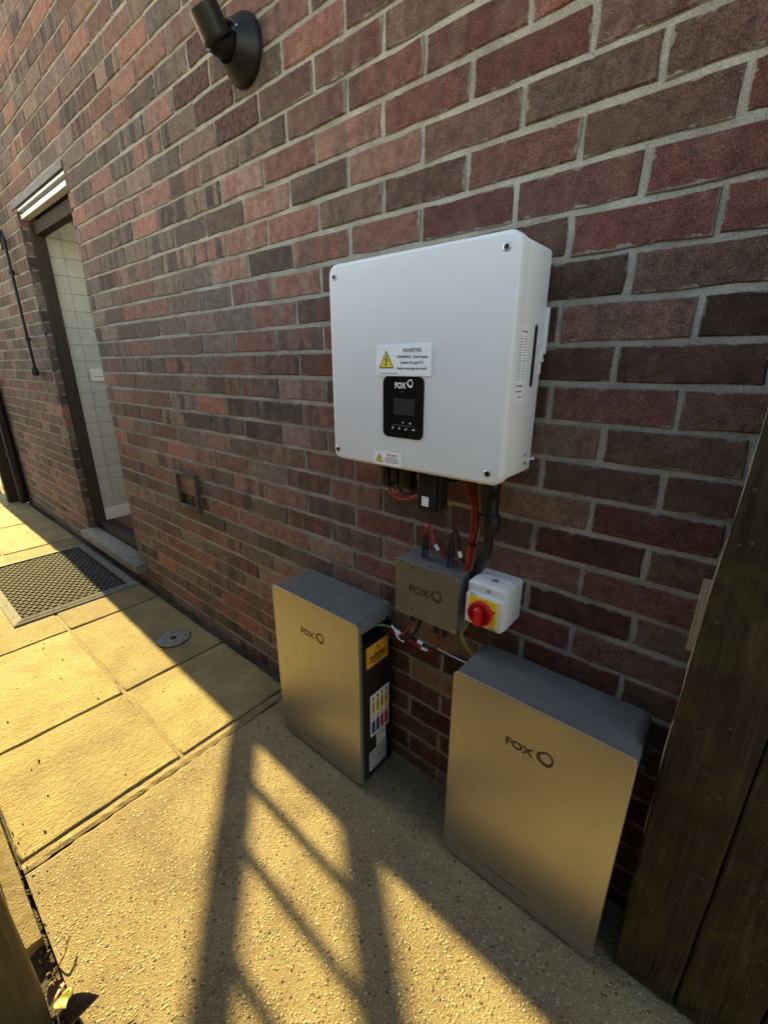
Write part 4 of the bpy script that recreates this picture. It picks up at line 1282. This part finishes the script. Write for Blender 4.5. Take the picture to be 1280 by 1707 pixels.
# lantern conduit left of the door
cb = root("wall_conduit", "black cable conduit running down the brick left of the doorway", "conduit", (-3.73, -0.02, 1.2))
MB().tube([(-3.735, -0.025, 2.06), (-3.735, -0.025, 1.8), (-3.738, -0.025, 1.5), (-3.73, -0.025, 1.26)], 0.0095, 10).build("pipe", M['black_plastic'], cb, smooth=True)
for zc in (1.86, 1.45):
    MB().lathe((-3.736, -0.025, zc - 0.012), (0, 0, 1), [(0, 0.017), (0.024, 0.017)], 12).build("clip", M['black_plastic'], cb, smooth=True)
MB().lathe((-3.728, -0.03, 1.27), (0, 0, -1), [(0, 0.011), (0.02, 0.022), (0.05, 0.024), (0.062, 0.014)], 14).build("end_box", M['black_plastic'], cb, smooth=True)
ln = root("wall_lantern", "black wall lantern with pale glass cut off by the left picture edge", "lantern", (-3.86, -0.02, 2.03))
MB().lathe((-3.87, -0.001, 2.07), (0, -1, 0), [(0, 0.06), (0.02, 0.055), (0.028, 0.03), (0.06, 0.016)], 20).build("back_plate", M['black_plastic'], ln, smooth=True)
MB().tube([(-3.87, -0.05, 2.07), (-3.87, -0.10, 2.07), (-3.87, -0.115, 2.10)], 0.012, 10).build("arm", M['black_plastic'], ln, smooth=True)
MB().lathe((-3.87, -0.115, 2.09), (0, 0, 1), [(0, 0.03), (0.01, 0.05), (0.02, 0.05)], 20).build("holder", M['black_plastic'], ln, smooth=True)
MB().lathe((-3.87, -0.115, 2.11), (0, 0, 1), [(0, 0.045), (0.05, 0.06), (0.11, 0.06), (0.14, 0.04)], 20).build("glass_shade", M['glass'], ln, smooth=True)
MB().lathe((-3.87, -0.115, 2.25), (0, 0, 1), [(0, 0.07), (0.03, 0.04), (0.05, 0.01)], 20).build("cap", M['black_plastic'], ln, smooth=True)

# ================================================================== doormat with open cells
mat_ = root("doormat", "grey rubber honeycomb doormat lying before the door sill", "doormat", (-2.96, -0.36, 0.0))
MX0, MX1, MY0, MY1 = -3.45, -2.475, -0.665, -0.055
bw = 0.045
mb = MB()
o_ = [(MX0, MY0), (MX1, MY0), (MX1, MY1), (MX0, MY1)]


def inset(k):
    return [(MX0 + k, MY0 + k), (MX1 - k, MY0 + k), (MX1 - k, MY1 - k), (MX0 + k, MY1 - k)]


rings = [[(a, b_, z_) for a, b_ in inset(k)] for k, z_ in ((0, 0.002), (0.001, 0.006), (0.018, 0.0095), (0.019, 0.0085), (0.022, 0.0085), (0.023, 0.0105), (bw - 0.004, 0.0145), (bw, 0.0135), (bw, 0.004))]
mb.loft(rings, False, False)
mb.build("border", M['rubber'], mat_)
MB().box(MX0 + 0.01, MX1 - 0.01, MY0 + 0.01, MY1 - 0.01, 0.0015, 0.0035).build("cell_shade_sheet", M['cell_shade'], mat_)  # black sheet standing in for the shade inside the open cells
mb = MB()
cw, ch = 0.037, 0.028
j = 0
xx = MX0 + bw + ch / 2
while xx < MX1 - bw - ch * 0.3:
    yy = MY0 + bw + 0.004 + (cw / 2 if j % 2 else 0)
    while yy < MY1 - bw - 0.004:
        n = 12
        outer, inn, low = [], [], []
        for q in range(n):
            t = R(30 * q)
            rx_ = min(ch * 0.55 / max(abs(math.cos(t)), 1e-6), cw * 0.51 / max(abs(math.sin(t)), 1e-6))
            outer.append((xx + rx_ * math.cos(t), min(max(yy + rx_ * math.sin(t), MY0 + bw - 0.002), MY1 - bw + 0.002), 0.0085 + 0.0002 * (j % 2)))
            inn.append((xx + 0.0108 * math.cos(t), yy + 0.0145 * math.sin(t), 0.0094))
            low.append((xx + 0.0107 * math.cos(t), yy + 0.0144 * math.sin(t), 0.0036))
        vs = outer + inn + low
        fs = []
        for q in range(n):
            p_ = (q + 1) % n
            fs += [(q, p_, n + p_, n + q), (n + q, n + p_, 2 * n + p_, 2 * n + q)]
        mb.add(vs, fs)
        yy += cw
    xx += ch
    j += 1
mb.build("cell_lattice", M['rubber_lattice'], mat_)

# round inspection cover in the paving
dc = root("inspection_cover", "round grey metal drain cover set in the shaded paving slab", "drain cover", (-1.757, -0.183, 0.0))
MB().lathe((-1.757, -0.183, -0.004), (0, 0, 1), [(0, 0.074), (0.0075, 0.074), (0.0085, 0.072)], 40).build("cover_plate", M['grey_cover'], dc, smooth=True)
MB().lathe((-1.757, -0.183, -0.003), (0, 0, 1), [(0, 0.079), (0.0045, 0.079), (0.0045, 0.0745)], 40, True, False).build("cover_rim", M['dark_steel'], dc, smooth=True)
MB().lathe((-1.757, -0.183, 0.0), (0, 0, 1), [(0, 0.0145), (0.0052, 0.0145)], 20).build("lifting_hole", M['black_plastic'], dc)
MB().box(-1.759, -1.755, -0.196, -0.17, 0.004, 0.0068).build("lifting_bar", M['dark_steel'], dc)
MB().lathe((-1.735, -0.131, 0.0), (0, 0, 1), [(0, 0.005), (0.0052, 0.005)], 12).build("screw", M['dark_steel'], dc)
MB().lathe((-1.775, -0.236, 0.0), (0, 0, 1), [(0, 0.005), (0.0056, 0.0045)], 12).build("screw", M['steel'], dc)

# ================================================================== wooden gate folded against the wall
gate = root("wooden_gate", "dark mossy boarded wooden gate folded back against the wall", "gate", (0.65, -0.125, 0.0))
gxs = [0.2225, 0.3385, 0.458, 0.574, 0.69, 0.806, 0.922, 1.04]
gr_ = random.Random(4)


def warp(z_):
    """bowed outer edge of the first board"""
    return float(np.interp(z_, [0.0, 0.32, 0.6, 0.94, 1.11, 1.25, 1.85], [0.0035, -0.0015, -0.005, -0.001, 0.006, 0.0085, 0.014]))


for i in range(len(gxs) - 1):
    a, b_ = gxs[i] + (0.0 if i == 0 else 0.002), gxs[i + 1] - 0.002
    n = 40
    rings = []
    yo = gr_.uniform(-0.002, 0.002)
    for k in range(n + 1):
        z_ = 0.008 + 1.83 * k / n
        ja, jb_ = gr_.uniform(-0.0009, 0.0009) + (warp(z_) if i == 0 else 0), gr_.uniform(-0.0009, 0.0009)
        rings.append([(a + ja, -0.1125, z_), (b_ + jb_, -0.1125, z_), (b_ + jb_, -0.131 + yo, z_), (b_ - 0.005, -0.1345 + yo, z_), (a + 0.004 + ja, -0.1345 + yo, z_), (a + ja, -0.132 + yo, z_)])
    MB().loft(rings).build("board", M['gatewood'], gate)
for i in range(3):
    for zz_ in (0.28, 0.335, 0.85, 0.91):
        MB().lathe((gxs[i] + 0.058 + gr_.uniform(-0.02, 0.02), -0.1335, zz_ + gr_.uniform(-0.006, 0.006)), (0, -1, 0), [(0, 0.0035), (0.0018, 0.003)], 8).build("nail_head", M['dark_steel'], gate)
for z0_, z1_, xs in ((0.25, 0.36, 0.24), (0.815, 0.945, 0.2085), (1.5, 1.6, 0.24)):
    MB().box(xs, 1.04, -0.1115, -0.09, z0_, z1_).build("ledge", M['rawwood'], gate, bevel=0.003)
we = []
for k in range(41):
    z_ = 0.40 + 1.43 * k / 40
    x_ = 0.2225 + warp(z_)
    t_ = 0.0016 + 0.001 * math.sin(k * 1.3) + 0.0006 * math.sin(k * 3.1)
    we.append([(x_ - t_, -0.1325, z_), (x_ - 0.0004, -0.1335, z_), (x_ - 0.0004, -0.1135, z_), (x_ - t_, -0.115, z_)])
MB().loft(we).build("worn_edge", M['rawwood'], gate)
MB().box(1.06, 1.16, -0.115, -0.015, -0.05, 1.95).build("gate_post", M['gatewood'], None, bevel=0.006, off=Vector((1.11, -0.065, 0)), label="gate post at the right that the folded gate hangs from", cat="post")

# ================================================================== fence on the other side of the path
fence = root("board_fence", "weathered vertical board fence along the far side of the path", "fence", (-2.0, -1.1, 0.0))
mb = MB()
mb.box(-0.058, 0.058, -0.009, 0.009, 0.0, 1.66)
bm_me = mb.mesh("board")
bm_me.materials.append(M['fencewood'])
xx = -5.1
q = 0
while xx < 1.9:
    o = bpy.data.objects.new("board", bm_me)
    COL.objects.link(o)
    o.parent = fence
    o.location = Vector((xx, -1.115 + 0.006 * math.sin(q * 2.3), -0.03)) - OFF[fence.name]
    o.rotation_euler = (0, 0.004 * math.sin(q * 1.7), 0)
    xx += 0.124
    q += 1
for z_ in (0.3, 1.3):
    MB().box(-5.1, 1.9, -1.1, -1.075, z_, z_ + 0.08).build("rail", M['fencewood'], fence)
for i, (xp, lab) in enumerate(((-0.71, "square wooden fence post at the bottom left corner beside dead leaf"),)):
    MB().box(xp - 0.05, xp + 0.05, -1.072, -0.972, -0.06, 1.75).build("fence_post", M['fencewood'], None, bevel=0.005, off=Vector((xp, -1.02, 0)), label=lab, cat="post")

# gate posts and arch at the far end of the path, casting the ladder shadow
PX = -5.25
MB().box(PX - 0.05, PX + 0.05, -0.157, -0.058, -0.06, 2.3).build("arch_post", M['darkwood'], None, bevel=0.005, off=Vector((PX, -0.11, 0)), label="dark wooden post at the far end of the house wall", cat="post", group="posts of the path arch")
MB().box(PX - 0.05, PX + 0.05, -1.25, -1.145, -0.06, 2.3).build("arch_post", M['darkwood'], None, bevel=0.005, off=Vector((PX, -1.2, 0)), label="outer wooden post of the path arch by the fence end", cat="post", group="posts of the path arch")
arch = root("timber_arch", "sloping timber arch with short spindles over the far path end", "arch", (PX, -0.66, 1.8))
TE = math.tan(EL) / math.cos(AZ)
TA = math.tan(AZ)


def lift(xs, ys):
    """point of the arch plane whose shadow falls on the ground at (xs, ys)"""
    dx = xs - PX
    return (PX, ys + dx * TA, dx * math.tan(EL) / math.cos(AZ))


p0, p1 = lift(-0.985, -0.293), lift(-0.30, -0.832)
p2, p3 = lift(-0.41, -0.29), lift(0.27, -0.845)
for a, b_, th in ((p0, p1, 0.030), (p2, p3, 0.029)):
    for s_ in (1, -1):
        aa, bb = Vector(a), Vector(b_)
        if s_ < 0:
            aa.y, bb.y = 2 * b_[1] - aa.y, b_[1]
        up = Vector((0, 0, th))
        fw = Vector((0.02, 0, 0))
        MB().loft([[aa - fw - up, aa + fw - up, aa + fw + up, aa - fw + up], [bb - fw - up, bb + fw - up, bb + fw + up, bb - fw + up]]).build("rail", M['darkwood'], arch)
sl = (p1[2] - p0[2]) / (p1[1] - p0[1])
for xs, ys in ((-0.761, -0.387), (-0.617, -0.517), (-0.446, -0.671)):
    y_ = lift(xs, ys)[1] - 0.012
    z_ = p0[2] + sl * (y_ - p0[1])
    z2 = p2[2] + (p3[2] - p2[2]) / (p3[1] - p2[1]) * (y_ - p2[1])
    MB().box(PX - 0.01, PX + 0.01, y_ - 0.014, y_ + 0.014, z_, z2).build("spindle", M['darkwood'], arch)

dp = root("shading_pipe", "added black pipe shading the house wall beside the dark post", "shading_pipe", (-5.13, -0.045, 0.0))  # full-height pipe added to keep grazing sun off the wall and inverter
MB().lathe((-5.13, -0.045, 0.0), (0, 0, 1), [(0, 0.041), (ZTOP, 0.041)], 20).build("pipe", M['black_plastic'], dp, smooth=True)
for z_ in (0.45, 1.9, 3.2):
    MB().lathe((-5.13, -0.045, z_), (0, 0, 1), [(0, 0.044), (0.003, 0.047), (0.05, 0.047), (0.053, 0.044)], 20).build("pipe_clip", M['black_plastic'], dp, smooth=True)

# picket fence beyond the corner
pk = root("picket_fence", "dark picket fence beyond the far corner of the house", "fence", (-6.4, -0.12, 0.0))
for i in range(12):
    xx = -5.78 - i * 0.16
    mb = MB()
    mb.loft([[(xx - 0.035, -0.14, -0.05), (xx + 0.035, -0.14, -0.05), (xx + 0.035, -0.12, -0.05), (xx - 0.035, -0.12, -0.05)],
             [(xx - 0.035, -0.14, 1.0), (xx + 0.035, -0.14, 1.0), (xx + 0.035, -0.12, 1.0), (xx - 0.035, -0.12, 1.0)],
             [(xx - 0.004, -0.14, 1.05), (xx + 0.004, -0.14, 1.05), (xx + 0.004, -0.12, 1.05), (xx - 0.004, -0.12, 1.05)]])
    mb.build("picket", M['darkwood'], pk)
for z_ in (0.2, 0.8):
    MB().box(-7.7, -5.66, -0.119, -0.095, z_, z_ + 0.07).build("rail", M['darkwood'], pk)


# ================================================================== leaves and twig at the path edge
def leaf(name, c, L, Wd, head, tilt, curl, mat, label):
    mb = MB()
    n, mrows = 9, 5
    vs, fs = [], []
    for i in range(n + 1):
        t = i / n
        wd = Wd * math.sin(math.pi * min(1, t * 0.97 + 0.02)) ** 0.8
        for j in range(mrows):
            s = (j / (mrows - 1) - 0.5) * 2
            x = (t - 0.5) * L
            y = s * wd * 0.5
            z = curl * (s * s) * wd + 0.25 * curl * L * math.sin(t * 3.0) + random.uniform(-0.0008, 0.0008)
            vs.append((x, y, z))
    for i in range(n):
        for j in range(mrows - 1):
            a = i * mrows + j
            fs.append((a, a + 1, a + mrows + 1, a + mrows))
    rt = Matrix.Rotation(head, 4, 'Z') @ Matrix.Rotation(tilt, 4, 'Y')
    vs = [Vector(c) + rt @ Vector(v) for v in vs]
    mb.add(vs, fs)
    o = mb.build(name, mat, None, smooth=True, angle=80, off=Vector(c), label=label, cat="leaf")
    sm_ = o.modifiers.new("thickness", 'SOLIDIFY')
    sm_.thickness = 0.0006
    return o


leaf("dead_leaf", (-0.585, -0.925, 0.022), 0.075, 0.05, R(70), R(-35), 0.5, M['leaf_brown'], "curled brown dead leaf at the foot of the fence post")
leaf("yellow_leaf", (-0.64, -0.945, 0.008), 0.045, 0.035, R(20), R(-10), 0.35, M['leaf_green'], "small yellow green leaf beside the curled brown leaf")
leaf("dead_leaf", (-0.70, -0.95, -0.03), 0.05, 0.035, R(130), R(10), 0.4, M['leaf_brown'], "crumpled leaf lying down in the soil gap")
cable("twig", [(-0.735, -0.955, -0.03), (-0.725, -0.93, 0.01), (-0.738, -0.915, 0.016), (-0.76, -0.902, 0.018)], 0.0014, M['twig'], "thin bent twig sticking out over the path edge", cat="twig", n=6)
cable("twig", [(-0.535, -0.905, 0.003), (-0.515, -0.885, 0.005), (-0.505, -0.862, 0.004)], 0.0022, M['twig'], "short dark twig on the concrete right of the dead leaf", cat="twig", n=6)
# grit on the paving
gm = MB()
rr = random.Random(12)
for i in range(260):
    x_, y_ = rr.uniform(-4.5, -1.06), -0.02 - abs(rr.gauss(0, 0.03)) if i < 150 else rr.uniform(-0.92, -0.05)
    s_ = rr.uniform(0.0012, 0.004)
    gm.lathe((x_, y_, -0.012 if y_ > -0.04 else -0.0005), (rr.uniform(-.3, .3), rr.uniform(-.3, .3), 1), [(0, s_), (s_ * 0.7, s_ * 0.8), (s_ * 1.1, s_ * 0.3)], 5)
gm.build("grit", M['filler'], None, kind='stuff', label="loose grit scattered on the paving along the wall", cat="grit")

ms = MB()
rr = random.Random(31)
for i in range(900):
    x_ = rr.uniform(-4.9, -0.9)
    cl_ = math.sin(x_ * 5.1) + math.sin(x_ * 12.7 + 1.0)
    if cl_ < rr.uniform(-1.2, 1.0):
        continue
    y_ = -rr.uniform(0.004, 0.045)
    s_ = rr.uniform(0.002, 0.0065)
    ms.lathe((x_, y_, -0.016), (rr.uniform(-.4, .4), rr.uniform(-.4, .4), 1), [(0, s_), (s_ * 0.8, s_ * 0.85), (s_ * 1.5, s_ * 0.25)], 5)
M['moss'] = plain("dark_moss", (0.055, 0.05, 0.022), 0.95, 0, 0.6, 90, 0.004, 300)
ms.build("moss", M['moss'], None, kind='stuff', label="dark moss and dirt crumbs in the gap at the wall foot", cat="moss")

sg = MB()
M['crumb'] = plain("soil_crumb", (0.11, 0.08, 0.045), 0.9, 0, 0.6, 120)
for i in range(230):
    x_ = rr.uniform(-1.2, -0.35)
    y_ = rr.gauss(-0.948, 0.012) if i < 185 else rr.gauss(-0.918, 0.02)
    z_ = -0.04 if y_ < -0.936 else -0.0008
    s_ = rr.uniform(0.0012, 0.0055 if y_ < -0.936 else 0.0022)
    sg.lathe((x_, y_, z_), (rr.uniform(-.6, .6), rr.uniform(-.6, .6), 1), [(0, s_ * 0.8), (s_ * 0.5, s_), (s_ * 1.1, s_ * 0.75), (s_ * 1.4, s_ * 0.3)], 6)
sg.build("soil_crumbs", M['crumb'], None, kind='stuff', label="brown crumbs and small stones along the concrete edge", cat="debris")

# ================================================================== lettering to meshes
dg = bpy.context.evaluated_depsgraph_get()
for o, mt, mat, parent, name in TEXTS:
    me = bpy.data.meshes.new_from_object(o.evaluated_get(dg))
    me.name = name
    me.materials.clear()
    n_ = link(name, me, mat, parent)
    n_.matrix_local = mt
for o, *_ in TEXTS:
    bpy.data.objects.remove(o)
